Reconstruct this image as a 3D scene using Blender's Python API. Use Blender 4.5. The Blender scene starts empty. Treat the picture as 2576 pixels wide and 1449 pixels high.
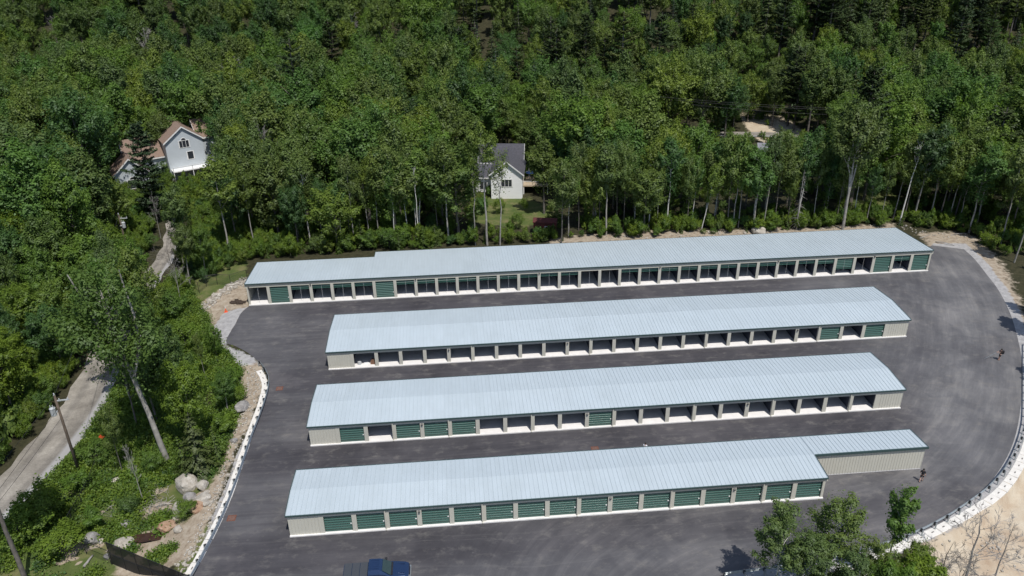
import bpy, math, random
import numpy as np
from mathutils import Vector, Matrix

# ------------------------------------------------------------------ camera, sky, sun, exposure
SC = bpy.context.scene
COL = SC.collection
F, H, PI_, RO = 780.627, 55.6107, 0.45887, 0.014875
cam = bpy.data.cameras.new("camera")
camo = bpy.data.objects.new("camera", cam)
COL.objects.link(camo)
cam.sensor_width = 36.0
cam.lens = F / 1024 * 36.0
cam.clip_start = 0.5
cam.clip_end = 6000
camo.matrix_world = Matrix.Translation((0, 0, H)) @ Matrix.Rotation(math.pi / 2 - PI_, 4, 'X') @ Matrix.Rotation(-RO, 4, 'Z')
SC.camera = camo

SUN_AZ, SUN_EL = math.radians(24), math.radians(64)      # sun stands behind the camera, to its right
w = bpy.data.worlds.new("World")
SC.world = w
w.use_nodes = True
nt = w.node_tree
sky = nt.nodes.new("ShaderNodeTexSky")
sky.sky_type = 'NISHITA'
sky.sun_disc = False
sky.sun_elevation = SUN_EL
sky.sun_rotation = math.pi - SUN_AZ
nt.links.new(sky.outputs[0], nt.nodes["Background"].inputs[0])
nt.nodes["Background"].inputs[1].default_value = 0.10
sl = bpy.data.lights.new("sun", 'SUN')
sl.energy = 3.6
sl.angle = math.radians(0.5)
sl.color = (1.0, 0.955, 0.89)
so = bpy.data.objects.new("sun", sl)
COL.objects.link(so)
sd = Vector((math.sin(SUN_AZ) * math.cos(SUN_EL), -math.cos(SUN_AZ) * math.cos(SUN_EL), math.sin(SUN_EL)))
so.rotation_euler = sd.to_track_quat('Z', 'Y').to_euler()
so.location = sd * 100
SC.view_settings.view_transform = 'Standard'
SC.view_settings.look = 'None'
SC.view_settings.exposure = 0.18
SC.view_settings.gamma = 1.0
SC.cycles.max_bounces = 5
SC.cycles.diffuse_bounces = 2
SC.cycles.transparent_max_bounces = 4
SC.cycles.use_denoising = True

K = 3072 / 2576.0          # display coordinates used below -> native pixels


# ------------------------------------------------------------------ terrain and pixel <-> ground helpers
def proj(x, y, z):
    """world point -> (x, y) in 2576-wide display coordinates, depth"""
    Z = z - H
    d = y * math.cos(PI_) - Z * math.sin(PI_)
    up = y * math.sin(PI_) + Z * math.cos(PI_)
    a, b = x / d, up / d
    xr = a * math.cos(RO) - b * math.sin(RO)
    yr = a * math.sin(RO) + b * math.cos(RO)
    return (512 + F * xr) * 3 / K, (288 - F * yr) * 3 / K, d


def ray(dx, dy):
    xr = (dx * K / 3 - 512) / F
    yr = (288 - dy * K / 3) / F
    x = xr * math.cos(RO) + yr * math.sin(RO)
    y = -xr * math.sin(RO) + yr * math.cos(RO)
    return x, math.cos(PI_) + y * math.sin(PI_), -math.sin(PI_) + y * math.cos(PI_)


def gz(dx, dy, z=0.0):
    rx, ry, rz = ray(dx, dy)
    t = (z - H) / rz
    return rx * t, ry * t


def sstep(a, b, x):
    t = np.clip((x - a) / (b - a), 0, 1)
    return t * t * (3 - 2 * t)


def in_poly(px, py, poly):
    px = np.asarray(px, float); py = np.asarray(py, float)
    ins = np.zeros(px.shape, bool)
    n = len(poly)
    for i in range(n):
        x1, y1 = poly[i]; x2, y2 = poly[(i + 1) % n]
        c = ((y1 > py) != (y2 > py)) & (px < (x2 - x1) * (py - y1) / (y2 - y1 + 1e-12) + x1)
        ins ^= c
    return ins


def dist_line(px, py, pts, closed=True):
    px = np.asarray(px, float); py = np.asarray(py, float)
    d = np.full(px.shape, 1e9)
    n = len(pts)
    for i in range(n if closed else n - 1):
        x1, y1 = pts[i]; x2, y2 = pts[(i + 1) % n]
        vx, vy = x2 - x1, y2 - y1
        t = np.clip(((px - x1) * vx + (py - y1) * vy) / (vx * vx + vy * vy + 1e-12), 0, 1)
        d = np.minimum(d, np.hypot(px - x1 - t * vx, py - y1 - t * vy))
    return d


def smooth(pts, n=6, closed=False):
    out = []
    m = len(pts)
    rng = range(m) if closed else range(m - 1)
    for i in rng:
        p0 = pts[(i - 1) % m] if closed or i > 0 else pts[i]
        p1 = pts[i]; p2 = pts[(i + 1) % m]
        p3 = pts[(i + 2) % m] if closed or i + 2 < m else pts[(i + 1) % m]
        for k in range(n):
            t = k / n
            out.append(tuple(0.5 * ((2 * p1[j]) + (-p0[j] + p2[j]) * t + (2 * p0[j] - 5 * p1[j] + 4 * p2[j] - p3[j]) * t * t
                                    + (-p0[j] + 3 * p1[j] - 3 * p2[j] + p3[j]) * t ** 3) for j in range(len(p1))))
    if not closed:
        out.append(tuple(pts[-1]))
    return out


LEFT_EDGE = smooth([gz(*p) for p in [(625, 771), (606, 788), (592, 815), (574, 845), (570, 862), (590, 870), (618, 884), (643, 903),
                                     (662, 925), (674, 950), (675, 975), (660, 1010), (632, 1075), (602, 1150), (568, 1240), (530, 1335), (482, 1449), (455, 1520)]], 4)
RIGHT_EDGE = smooth([gz(*p) for p in [(1700, 1530), (1820, 1449), (2000, 1418), (2150, 1388), (2335, 1330), (2400, 1292), (2470, 1237), (2525, 1165),
                                      (2556, 1090), (2570, 1000), (2572, 920), (2560, 850), (2540, 785), (2512, 730), (2482, 690), (2452, 652), (2425, 627)]], 4)
ASPH = LEFT_EDGE + [(-33, 38), (30, 38)] + RIGHT_EDGE + [gz(2345, 617), gz(2300, 640), gz(700, 700)]


def noise2(x, y, s, seed=0):
    r = np.random.RandomState(seed)
    out = 0
    for i in range(5):
        a = r.uniform(0, 6.28); f = s * (0.6 + 0.45 * i); ph = r.uniform(0, 6.28, 2)
        out = out + np.sin((x * math.cos(a) + y * math.sin(a)) * f + ph[0]) * np.cos((x * math.sin(a) - y * math.cos(a)) * f * .8 + ph[1])
    return out / 5


ROAD_L = smooth([gz(*p, -1.6) for p in [(-260, 1500), (20, 1240), (150, 1095), (225, 990), (280, 880), (335, 790), (390, 715), (430, 650), (440, 600), (445, 560)]], 5)


def terrain(x, y):
    x = np.asarray(x, float); y = np.asarray(y, float)
    ins = in_poly(x, y, ASPH)
    d = np.where(ins, 0, dist_line(x, y, ASPH))
    z = -0.02 + 0 * x
    # land falls away beyond the block walls on both sides, and stays level behind the rows
    left = sstep(1.0, 7.0, d) * (x < 0) * (1 - sstep(98, 112, y)) * -1.7
    right = sstep(1.6, 2.4, d) * (x > 0) * (1 - sstep(74, 84, y)) * -1.1 + sstep(3, 14, d) * (x > 0) * (1 - sstep(74, 84, y)) * -2.2
    z = z + left + right
    out = sstep(1.5, 12, d)
    z = z + out * noise2(x, y, .12, 3) * .25
    hill = np.maximum(0, y - 228 + 10 * noise2(x, y, .02, 5))
    z = z + 0.30 * np.minimum(hill, 150) * sstep(0, 30, hill)
    z = z + sstep(-60, -110, x) * sstep(90, 130, y) * 2.0
    return z


GX0, GY0, GS = -300.0, 30.0, .5
_gx = np.arange(GX0, 300.01, GS); _gy = np.arange(GY0, 400.01, GS)
_TG = terrain(*[a.ravel() for a in np.meshgrid(_gx, _gy)]).reshape(len(_gy), len(_gx)).tolist()


def tz(x, y):
    fx = min(max((x - GX0) / GS, 0), len(_gx) - 2.001); fy = min(max((y - GY0) / GS, 0), len(_gy) - 2.001)
    i, j = int(fx), int(fy); a, b = fx - i, fy - j
    return (_TG[j][i] * (1 - a) + _TG[j][i + 1] * a) * (1 - b) + (_TG[j + 1][i] * (1 - a) + _TG[j + 1][i + 1] * a) * b


def g(dx, dy):
    """display pixel -> point on the terrain"""
    rx, ry, rz = ray(dx, dy)
    t0 = (3 - H) / rz if rz < 0 else 400
    z = 0.0
    for _ in range(12):
        t = (z - H) / rz
        if t < 0 or t > 800: t = 400
        zn = tz(rx * t, ry * t)
        z = z * .4 + zn * .6
    t = (z - H) / rz
    return Vector((rx * t, ry * t, tz(rx * t, ry * t)))


# ------------------------------------------------------------------ materials
def mat(name):
    m = bpy.data.materials.new(name)
    m.use_nodes = True
    return m, m.node_tree, m.node_tree.nodes, m.node_tree.links, m.node_tree.nodes["Principled BSDF"]


def ramp(N, stops, interp='LINEAR'):
    r = N.new("ShaderNodeValToRGB")
    r.color_ramp.interpolation = interp
    e = r.color_ramp.elements
    while len(e) < len(stops): e.new(0.5)
    for k, (p, c) in enumerate(stops):
        e[k].position = p; e[k].color = (*c, 1)
    return r


def noise(N, L, scale, detail=4, coord=None, rough=.6, scl=None):
    n = N.new("ShaderNodeTexNoise")
    n.inputs["Scale"].default_value = scale
    n.inputs["Detail"].default_value = detail
    n.inputs["Roughness"].default_value = rough
    if coord is not None:
        if scl:
            mp = N.new("ShaderNodeMapping")
            mp.inputs["Scale"].default_value = scl
            L.new(coord, mp.inputs[0]); L.new(mp.outputs[0], n.inputs["Vector"])
        else:
            L.new(coord, n.inputs["Vector"])
    return n


def mixc(N, L, fac, a, b, mode='MIX'):
    m = N.new("ShaderNodeMix")
    m.data_type = 'RGBA'; m.blend_type = mode
    for s, v in ((0, fac), (6, a), (7, b)):
        if isinstance(v, (int, float)): m.inputs[s].default_value = v
        elif isinstance(v, tuple): m.inputs[s].default_value = (*v, 1)
        else: L.new(v, m.inputs[s])
    return m.outputs[2]


def simple(name, col, rough=.6, metal=0.0, var=.12, scale=3.0, spec=.5, bump=0.0):
    m, t, N, L, P = mat(name)
    tc = N.new("ShaderNodeTexCoord")
    n = noise(N, L, scale, 5, tc.outputs["Object"])
    a = tuple(c * (1 - var) for c in col); b = tuple(min(1, c * (1 + var)) for c in col)
    r = ramp(N, [(.3, a), (.7, b)])
    L.new(n.outputs["Fac"], r.inputs[0]); L.new(r.outputs[0], P.inputs["Base Color"])
    P.inputs["Roughness"].default_value = rough
    P.inputs["Metallic"].default_value = metal
    P.inputs["Specular IOR Level"].default_value = spec
    if bump:
        b_ = N.new("ShaderNodeBump"); b_.inputs["Strength"].default_value = bump; b_.inputs["Distance"].default_value = .05
        n2 = noise(N, L, scale * 4, 5, tc.outputs["Object"])
        L.new(n2.outputs["Fac"], b_.inputs["Height"]); L.new(b_.outputs[0], P.inputs["Normal"])
    return m


def leafmat(name, stops, trans=.36, patch=.35):
    m, t, N, L, P = mat(name)
    N.remove(P)
    oi = N.new("ShaderNodeObjectInfo")
    r = ramp(N, stops)
    L.new(oi.outputs["Random"], r.inputs[0])
    ge = N.new("ShaderNodeNewGeometry")
    n = noise(N, L, .55, 3, ge.outputs["Position"])
    r2 = ramp(N, [(.35, (.80, .82, .8)), (.65, (1.2, 1.15, 1.05))])
    L.new(n.outputs["Fac"], r2.inputs[0])
    c = mixc(N, L, 1.0, r.outputs[0], r2.outputs[0], 'MULTIPLY')
    # each leaf clump differs a little from its neighbours
    r3 = ramp(N, [(0, (.80, .82, .8)), (1, (1.22, 1.18, 1.15))])
    L.new(ge.outputs["Random Per Island"], r3.inputs[0])
    c = mixc(N, L, 1.0, c, r3.outputs[0], 'MULTIPLY')
    d = N.new("ShaderNodeBsdfDiffuse"); tr = N.new("ShaderNodeBsdfTranslucent"); gl = N.new("ShaderNodeBsdfGlossy")
    gl.inputs["Roughness"].default_value = .5
    gl.inputs["Color"].default_value = (.9, .95, 1, 1)
    L.new(c, d.inputs[0])
    ct = mixc(N, L, 1.0, c, (1.1, 1.25, .5), 'MULTIPLY')
    L.new(ct, tr.inputs[0])
    mx = N.new("ShaderNodeMixShader"); mx.inputs[0].default_value = trans
    L.new(d.outputs[0], mx.inputs[1]); L.new(tr.outputs[0], mx.inputs[2])
    m2 = N.new("ShaderNodeMixShader"); m2.inputs[0].default_value = .015
    L.new(mx.outputs[0], m2.inputs[1]); L.new(gl.outputs[0], m2.inputs[2])
    L.new(m2.outputs[0], N["Material Output"].inputs[0])
    return m


M = {}
M['leaf'] = leafmat('broad_leaves', [(0, (.052, .098, .036)), (.15, (.078, .158, .048)), (.35, (.126, .212, .038)), (.5, (.098, .152, .046)), (.65, (.090, .192, .050)), (.8, (.168, .228, .040)), (1, (.116, .176, .062))])
M['leaf_bright'] = leafmat('yellow_green_leaves', [(0, (.098, .178, .030)), (.5, (.145, .215, .028)), (1, (.090, .165, .040))], .35)  # yellow-green foliage, the leaves' own colour
M['leaf_olive'] = leafmat('olive_leaves', [(0, (.108, .152, .048)), (.5, (.132, .190, .040)), (1, (.094, .148, .054))], .3)
M['leaf_mid'] = leafmat('light_leaves', [(0, (.095, .160, .040)), (1, (.110, .175, .036))], .35)
M['needle'] = leafmat('needles', [(0, (.036, .062, .030)), (.35, (.058, .084, .030)), (.7, (.080, .104, .034)), (1, (.050, .090, .052))], .12)
M['needle_bright'] = leafmat('young_needles', [(0, (.070, .120, .020)), (1, (.085, .130, .030))], .2)
M['bark'] = simple('bark', (.14, .125, .11), .9, var=.45, scale=2.5)
M['bark_pale'] = simple('pale_bark', (.30, .285, .26), .85, var=.4, scale=1.8)
M['bark_white'] = simple('white_birch_bark', (.62, .60, .56), .7, var=.25, scale=2.5)
M['bark_grey'] = simple('dead_grey_wood', (.27, .255, .24), .9, var=.3, scale=1.5)
M['beige'] = simple('beige_painted_steel', (.54, .525, .455), .45, var=.035, scale=.8)
M['green'] = simple('green_painted_steel', (.045, .078, .076), .38, var=.08, scale=.6)
M['concrete'] = simple('slab_concrete', (.74, .725, .71), .8, var=.07, scale=1.2)
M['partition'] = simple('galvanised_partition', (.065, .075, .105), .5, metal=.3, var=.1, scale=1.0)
M['black'] = simple('black_metal', (.018, .018, .02), .5, var=.2)
M['galv'] = simple('galvanised_steel', (.42, .46, .47), .38, metal=.6, var=.12, scale=1.5)
M['block'] = simple('cast_concrete_block', (.66, .64, .60), .85, var=.10, scale=1.5, bump=.2)
M['slot'] = simple('recess_shade_colour', (.16, .15, .14), .9)  # flat dark colour standing in for the shade inside slots and drains
M['white'] = simple('white_siding', (.88, .885, .89), .6, var=.03, scale=.6)
M['trimwhite'] = simple('white_trim', (.80, .80, .79), .5, var=.02)
M['bluegrey'] = simple('pale_blue_grey_siding', (.52, .57, .61), .65, var=.04, scale=.5)
M['redroof'] = simple('red_brown_shingles', (.225, .160, .125), .9, var=.18, scale=4.0, bump=.3)
M['darkroof'] = simple('charcoal_shingles', (.075, .075, .09), .9, var=.25, scale=3.0, bump=.3)
M['greyroof'] = simple('grey_shingles', (.19, .19, .22), .9, var=.2, scale=3.0)
M['glass'] = simple('dark_window_glass', (.035, .04, .05), .08, var=.1, spec=.6)
M['deck'] = simple('weathered_deck_boards', (.42, .33, .22), .8, var=.15, scale=2)
M['redbarn'] = simple('red_barn_paint', (.085, .018, .016), .8, var=.2)
M['wood'] = simple('creosoted_pole_wood', (.11, .085, .065), .9, var=.3, scale=2)
M['grey'] = simple('grey_enamel', (.42, .44, .45), .4, var=.05)
M['rust'] = simple('rusty_cast_iron', (.15, .055, .032), .85, var=.25, scale=6)
M['orange'] = simple('safety_orange', (.75, .11, .04), .5, var=.06)
M['skin'] = simple('skin', (.50, .30, .22), .6, var=.05)
M['cloth_black'] = simple('black_cloth', (.016, .016, .02), .9, var=.2)
M['cloth_white'] = simple('white_cloth', (.72, .73, .78), .9, var=.05)
M['cloth_pink'] = simple('pale_red_cloth', (.5, .22, .2), .9, var=.05)
M['hair'] = simple('dark_hair', (.02, .015, .012), .7)
M['blue'] = simple('blue_car_paint', (.020, .042, .105), .18, metal=.35, var=.04, scale=.5)
M['blue'].node_tree.nodes["Principled BSDF"].inputs["Coat Weight"].default_value = .8
M['tonneau'] = simple('charcoal_vinyl', (.050, .056, .065), .55, var=.05)
M['carglass'] = simple('tinted_car_glass', (.03, .05, .045), .05, var=.1, spec=.7)
M['rubber'] = simple('tyre_rubber', (.02, .02, .02), .85)
M['water'] = simple('muddy_water', (.050, .027, .018), .12, var=.3, scale=1.0)
M['cable'] = simple('dark_cable', (.03, .03, .03), .6)
M['dirtpile'] = simple('dark_peat', (.05, .035, .025), .95, var=.4, scale=5)
M['cardboard'] = simple('brown_cardboard', (.20, .11, .07), .9)


def rockmat(name, a, b, c):
    m, t, N, L, P = mat(name)
    tc = N.new("ShaderNodeTexCoord")
    n = noise(N, L, 1.6, 8, tc.outputs["Object"], .7)
    r = ramp(N, [(.3, a), (.52, b), (.72, c)])
    L.new(n.outputs["Fac"], r.inputs[0]); L.new(r.outputs[0], P.inputs["Base Color"])
    P.inputs["Roughness"].default_value = .95
    bu = N.new("ShaderNodeBump"); bu.inputs["Distance"].default_value = .12; bu.inputs["Strength"].default_value = .7
    n2 = noise(N, L, 4, 8, tc.outputs["Object"], .7)
    L.new(n2.outputs["Fac"], bu.inputs["Height"]); L.new(bu.outputs[0], P.inputs["Normal"])
    return m


M['rock'] = rockmat('pale_granite', (.24, .21, .17), (.40, .37, .32), (.58, .55, .50))
M['rock_red'] = rockmat('rusty_granite', (.20, .10, .06), (.36, .24, .16), (.46, .36, .28))
M['rock_grey'] = rockmat('grey_granite', (.14, .13, .125), (.27, .26, .25), (.42, .40, .38))


def door_mat():
    m, t, N, L, P = mat('green_roll_up_curtain')
    tc = N.new("ShaderNodeTexCoord")
    n = noise(N, L, .35, 2, tc.outputs["Object"])
    r = ramp(N, [(.3, (.036, .098, .080)), (.7, (.044, .114, .092))])
    L.new(n.outputs["Fac"], r.inputs[0]); L.new(r.outputs[0], P.inputs["Base Color"])
    P.inputs["Roughness"].default_value = .30
    P.inputs["Specular IOR Level"].default_value = .7
    return m


M['door'] = door_mat()


def roof_mat():
    m, t, N, L, P = mat('pale_blue_metal_roof')
    tc = N.new("ShaderNodeTexCoord")
    n = noise(N, L, .12, 3, tc.outputs["Object"])
    r = ramp(N, [(.3, (.475, .545, .585)), (.7, (.505, .575, .615))])
    L.new(n.outputs["Fac"], r.inputs[0])
    n2 = noise(N, L, .9, 4, tc.outputs["Object"], .6, (2.2, .25, 1))
    r2 = ramp(N, [(.3, (.97, .97, .965)), (.7, (1.03, 1.03, 1.03))])
    L.new(n2.outputs["Fac"], r2.inputs[0])
    c = mixc(N, L, 1.0, r.outputs[0], r2.outputs[0], 'MULTIPLY')
    n3 = noise(N, L, .35, 6, tc.outputs["Object"], .7, (1.0, .5, 1))
    r3 = ramp(N, [(.35, (.955, .955, .95)), (.6, (1.02, 1.02, 1.02))])
    L.new(n3.outputs["Fac"], r3.inputs[0])
    c = mixc(N, L, 1.0, c, r3.outputs[0], 'MULTIPLY')
    L.new(c, P.inputs["Base Color"])
    P.inputs["Roughness"].default_value = .42
    P.inputs["Metallic"].default_value = .15
    return m


M['roof'] = roof_mat()
M['seam'] = simple('metal_roof_seam', (.44, .51, .55), .4, metal=.2, var=.03)


def asphalt_mat():
    m, t, N, L, P = mat('asphalt')
    ge = N.new("ShaderNodeNewGeometry")
    mp = N.new("ShaderNodeMapping"); mp.inputs["Rotation"].default_value = (0, 0, -math.radians(4.6))
    L.new(ge.outputs["Position"], mp.inputs[0])
    pos = mp.outputs[0]
    # fresh dark mat in the lanes, dustier grey round the outer loop
    at = N.new("ShaderNodeAttribute"); at.attribute_name = "dust"
    base = mixc(N, L, at.outputs["Fac"], (.044, .042, .049), (.108, .108, .115))
    n1 = noise(N, L, .10, 6, pos, .65)
    r1 = ramp(N, [(.30, (.66, .65, .67)), (.5, (1.0, 1.0, 1.0)), (.70, (1.42, 1.40, 1.36))])
    L.new(n1.outputs["Fac"], r1.inputs[0])
    c = mixc(N, L, 1.0, base, r1.outputs[0], 'MULTIPLY')
    # paver / tyre streaks running along the rows
    n2 = noise(N, L, .55, 7, pos, .7, (.14, 2.2, 1))
    r2 = ramp(N, [(.32, (.80, .79, .81)), (.5, (1, 1, 1)), (.66, (1.18, 1.17, 1.15))])
    L.new(n2.outputs["Fac"], r2.inputs[0])
    lm0 = N.new("ShaderNodeAttribute"); lm0.attribute_name = "loopm"
    c2_ = mixc(N, L, 1.0, c, r2.outputs[0], 'MULTIPLY')
    c = mixc(N, L, lm0.outputs["Fac"], c2_, c)
    n3 = noise(N, L, .55, 7, pos, .72, (1, 1.6, 1))
    r3 = ramp(N, [(.52, (0, 0, 0)), (.80, (.9, .9, .9))])
    L.new(n3.outputs["Fac"], r3.inputs[0])
    c = mixc(N, L, r3.outputs[0], c, (.150, .143, .136))
    # dusty areas with an edge of their own, where vehicles have tracked grit
    n6 = noise(N, L, .075, 5, pos, .62)
    r6 = ramp(N, [(.50, (1, 1, 1)), (.535, (1.20, 1.19, 1.16)), (.62, (1.27, 1.26, 1.22)), (.66, (1.05, 1.05, 1.05))])
    L.new(n6.outputs["Fac"], r6.inputs[0])
    c = mixc(N, L, 1.0, c, r6.outputs[0], 'MULTIPLY')
    n7 = noise(N, L, 2.3, 3, pos, .6, (.8, 1.6, 1)); r7 = ramp(N, [(.715, (0, 0, 0)), (.75, (.5, .5, .5))])
    L.new(n7.outputs["Fac"], r7.inputs[0])
    c = mixc(N, L, r7.outputs[0], c, (.22, .215, .21))
    # dusty scuffs, short and pale
    n4 = noise(N, L, 1.1, 4, pos, .6, (.35, 1.8, 1))
    r4 = ramp(N, [(.70, (0, 0, 0)), (.78, (.55, .55, .55))])
    L.new(n4.outputs["Fac"], r4.inputs[0])
    c = mixc(N, L, r4.outputs[0], c, (.20, .19, .18))
    # streaks and paver seams that follow the outer curve
    lc = N.new("ShaderNodeAttribute"); lc.attribute_name = "loopc"
    lm = N.new("ShaderNodeAttribute"); lm.attribute_name = "loopm"
    nl = noise(N, L, .6, 7, lc.outputs["Vector"], .72, (.16, 1.2, 1))
    rl = ramp(N, [(.30, (.78, .78, .80)), (.5, (1, 1, 1)), (.68, (1.35, 1.33, 1.28))])
    L.new(nl.outputs["Fac"], rl.inputs[0])
    cl = mixc(N, L, 1.0, c, rl.outputs[0], 'MULTIPLY')
    c = mixc(N, L, lm.outputs["Fac"], c, cl)
    # straight paver seams along the rows, one machine width apart
    sx = N.new("ShaderNodeSeparateXYZ"); L.new(pos, sx.inputs[0])
    m1 = N.new("ShaderNodeMath"); m1.operation = 'MULTIPLY_ADD'; m1.inputs[1].default_value = .27; L.new(sx.outputs[1], m1.inputs[0])
    nw = noise(N, L, .05, 2, pos); L.new(nw.outputs["Fac"], m1.inputs[2])
    m2 = N.new("ShaderNodeMath"); m2.operation = 'FRACT'; L.new(m1.outputs[0], m2.inputs[0])
    rs = ramp(N, [(.0, (1, 1, 1)), (.022, (0, 0, 0))]); L.new(m2.outputs[0], rs.inputs[0])
    ns_ = noise(N, L, .16, 3, pos); rn = ramp(N, [(.45, (0, 0, 0)), (.62, (.30, .30, .30))]); L.new(ns_.outputs["Fac"], rn.inputs[0])
    fs = mixc(N, L, 1.0, rs.outputs[0], rn.outputs[0], 'MULTIPLY')
    c = mixc(N, L, fs, c, (.21, .205, .20))
    # fine cracks of dried water lines
    wv = N.new("ShaderNodeTexWave"); wv.wave_type = 'BANDS'; wv.bands_direction = 'Y'
    wv.inputs["Scale"].default_value = .075; wv.inputs["Distortion"].default_value = 5.5; wv.inputs["Detail"].default_value = 3; wv.inputs["Detail Scale"].default_value = .35
    L.new(pos, wv.inputs["Vector"])
    r5 = ramp(N, [(.0, (.10, .10, .10)), (.012, (0, 0, 0))])
    L.new(wv.outputs["Fac"], r5.inputs[0])
    c = mixc(N, L, r5.outputs[0], c, (.17, .165, .16))
    L.new(c, P.inputs["Base Color"])
    P.inputs["Roughness"].default_value = .82
    P.inputs["Specular IOR Level"].default_value = .35
    b = N.new("ShaderNodeBump"); b.inputs["Strength"].default_value = .3; b.inputs["Distance"].default_value = .02
    nf = noise(N, L, 9, 4, pos)
    L.new(nf.outputs["Fac"], b.inputs["Height"]); L.new(b.outputs[0], P.inputs["Normal"])
    return m


M['asphalt'] = asphalt_mat()


def ground_mat():
    m, t, N, L, P = mat('ground_soil_sand_and_grass')
    ge = N.new("ShaderNodeNewGeometry"); pos = ge.outputs["Position"]
    nf = noise(N, L, 1.3, 8, pos, .7)
    nm = noise(N, L, .35, 6, pos, .65)

    def attr(name):
        a = N.new("ShaderNodeAttribute"); a.attribute_name = name
        s = N.new("ShaderNodeMath"); s.operation = 'MULTIPLY_ADD'
        L.new(nf.outputs["Fac"], s.inputs[0]); s.inputs[1].default_value = .7
        L.new(a.outputs["Fac"], s.inputs[2])
        r = N.new("ShaderNodeMapRange"); r.inputs[1].default_value = .78; r.inputs[2].default_value = .95
        L.new(s.outputs[0], r.inputs[0])
        return r.outputs[0]

    def tone(a, b, c, n=nf):
        r = ramp(N, [(.3, a), (.5, b), (.72, c)])
        L.new(n.outputs["Fac"], r.inputs[0]); return r.outputs[0]
    floor = tone((.022, .020, .012), (.040, .040, .020), (.070, .058, .036))
    c = floor
    c = mixc(N, L, attr('grass'), c, tone((.050, .085, .022), (.095, .120, .036), (.19, .165, .085), nm))
    c = mixc(N, L, attr('dirt'), c, tone((.19, .145, .105), (.33, .275, .21), (.43, .385, .315)))
    c = mixc(N, L, attr('gravel'), c, tone((.24, .235, .235), (.34, .335, .335), (.44, .435, .43)))
    c = mixc(N, L, attr('sand'), c, tone((.36, .27, .19), (.46, .385, .29), (.55, .49, .39), nm))
    L.new(c, P.inputs["Base Color"])
    P.inputs["Roughness"].default_value = .95
    P.inputs["Specular IOR Level"].default_value = .2
    b = N.new("ShaderNodeBump"); b.inputs["Strength"].default_value = .6; b.inputs["Distance"].default_value = .12
    n2 = noise(N, L, 3.5, 6, pos, .7)
    L.new(n2.outputs["Fac"], b.inputs["Height"]); L.new(b.outputs[0], P.inputs["Normal"])
    return m


M['ground'] = ground_mat()


def road_mat():
    m, t, N, L, P = mat('packed_gravel')
    ge = N.new("ShaderNodeNewGeometry"); pos = ge.outputs["Position"]
    n = noise(N, L, .35, 7, pos, .65)
    r = ramp(N, [(.3, (.165, .150, .130)), (.5, (.255, .235, .205)), (.7, (.36, .335, .295))])
    L.new(n.outputs["Fac"], r.inputs[0])
    n2 = noise(N, L, 5, 5, pos, .7)
    r2 = ramp(N, [(.3, (.8, .8, .8)), (.7, (1.18, 1.18, 1.18))])
    L.new(n2.outputs["Fac"], r2.inputs[0])
    c = mixc(N, L, 1.0, r.outputs[0], r2.outputs[0], 'MULTIPLY')
    at = N.new("ShaderNodeAttribute"); at.attribute_name = "edge"
    c = mixc(N, L, at.outputs["Fac"], c, (.34, .34, .345))
    ar = N.new("ShaderNodeAttribute"); ar.attribute_name = "rut"
    rr_ = ramp(N, [(0, (1, 1, 1)), (1, (.70, .70, .71))]); L.new(ar.outputs["Fac"], rr_.inputs[0])
    c = mixc(N, L, 1.0, c, rr_.outputs[0], 'MULTIPLY')
    L.new(c, P.inputs["Base Color"]); P.inputs["Roughness"].default_value = .95
    return m


M['road'] = road_mat()


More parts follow.
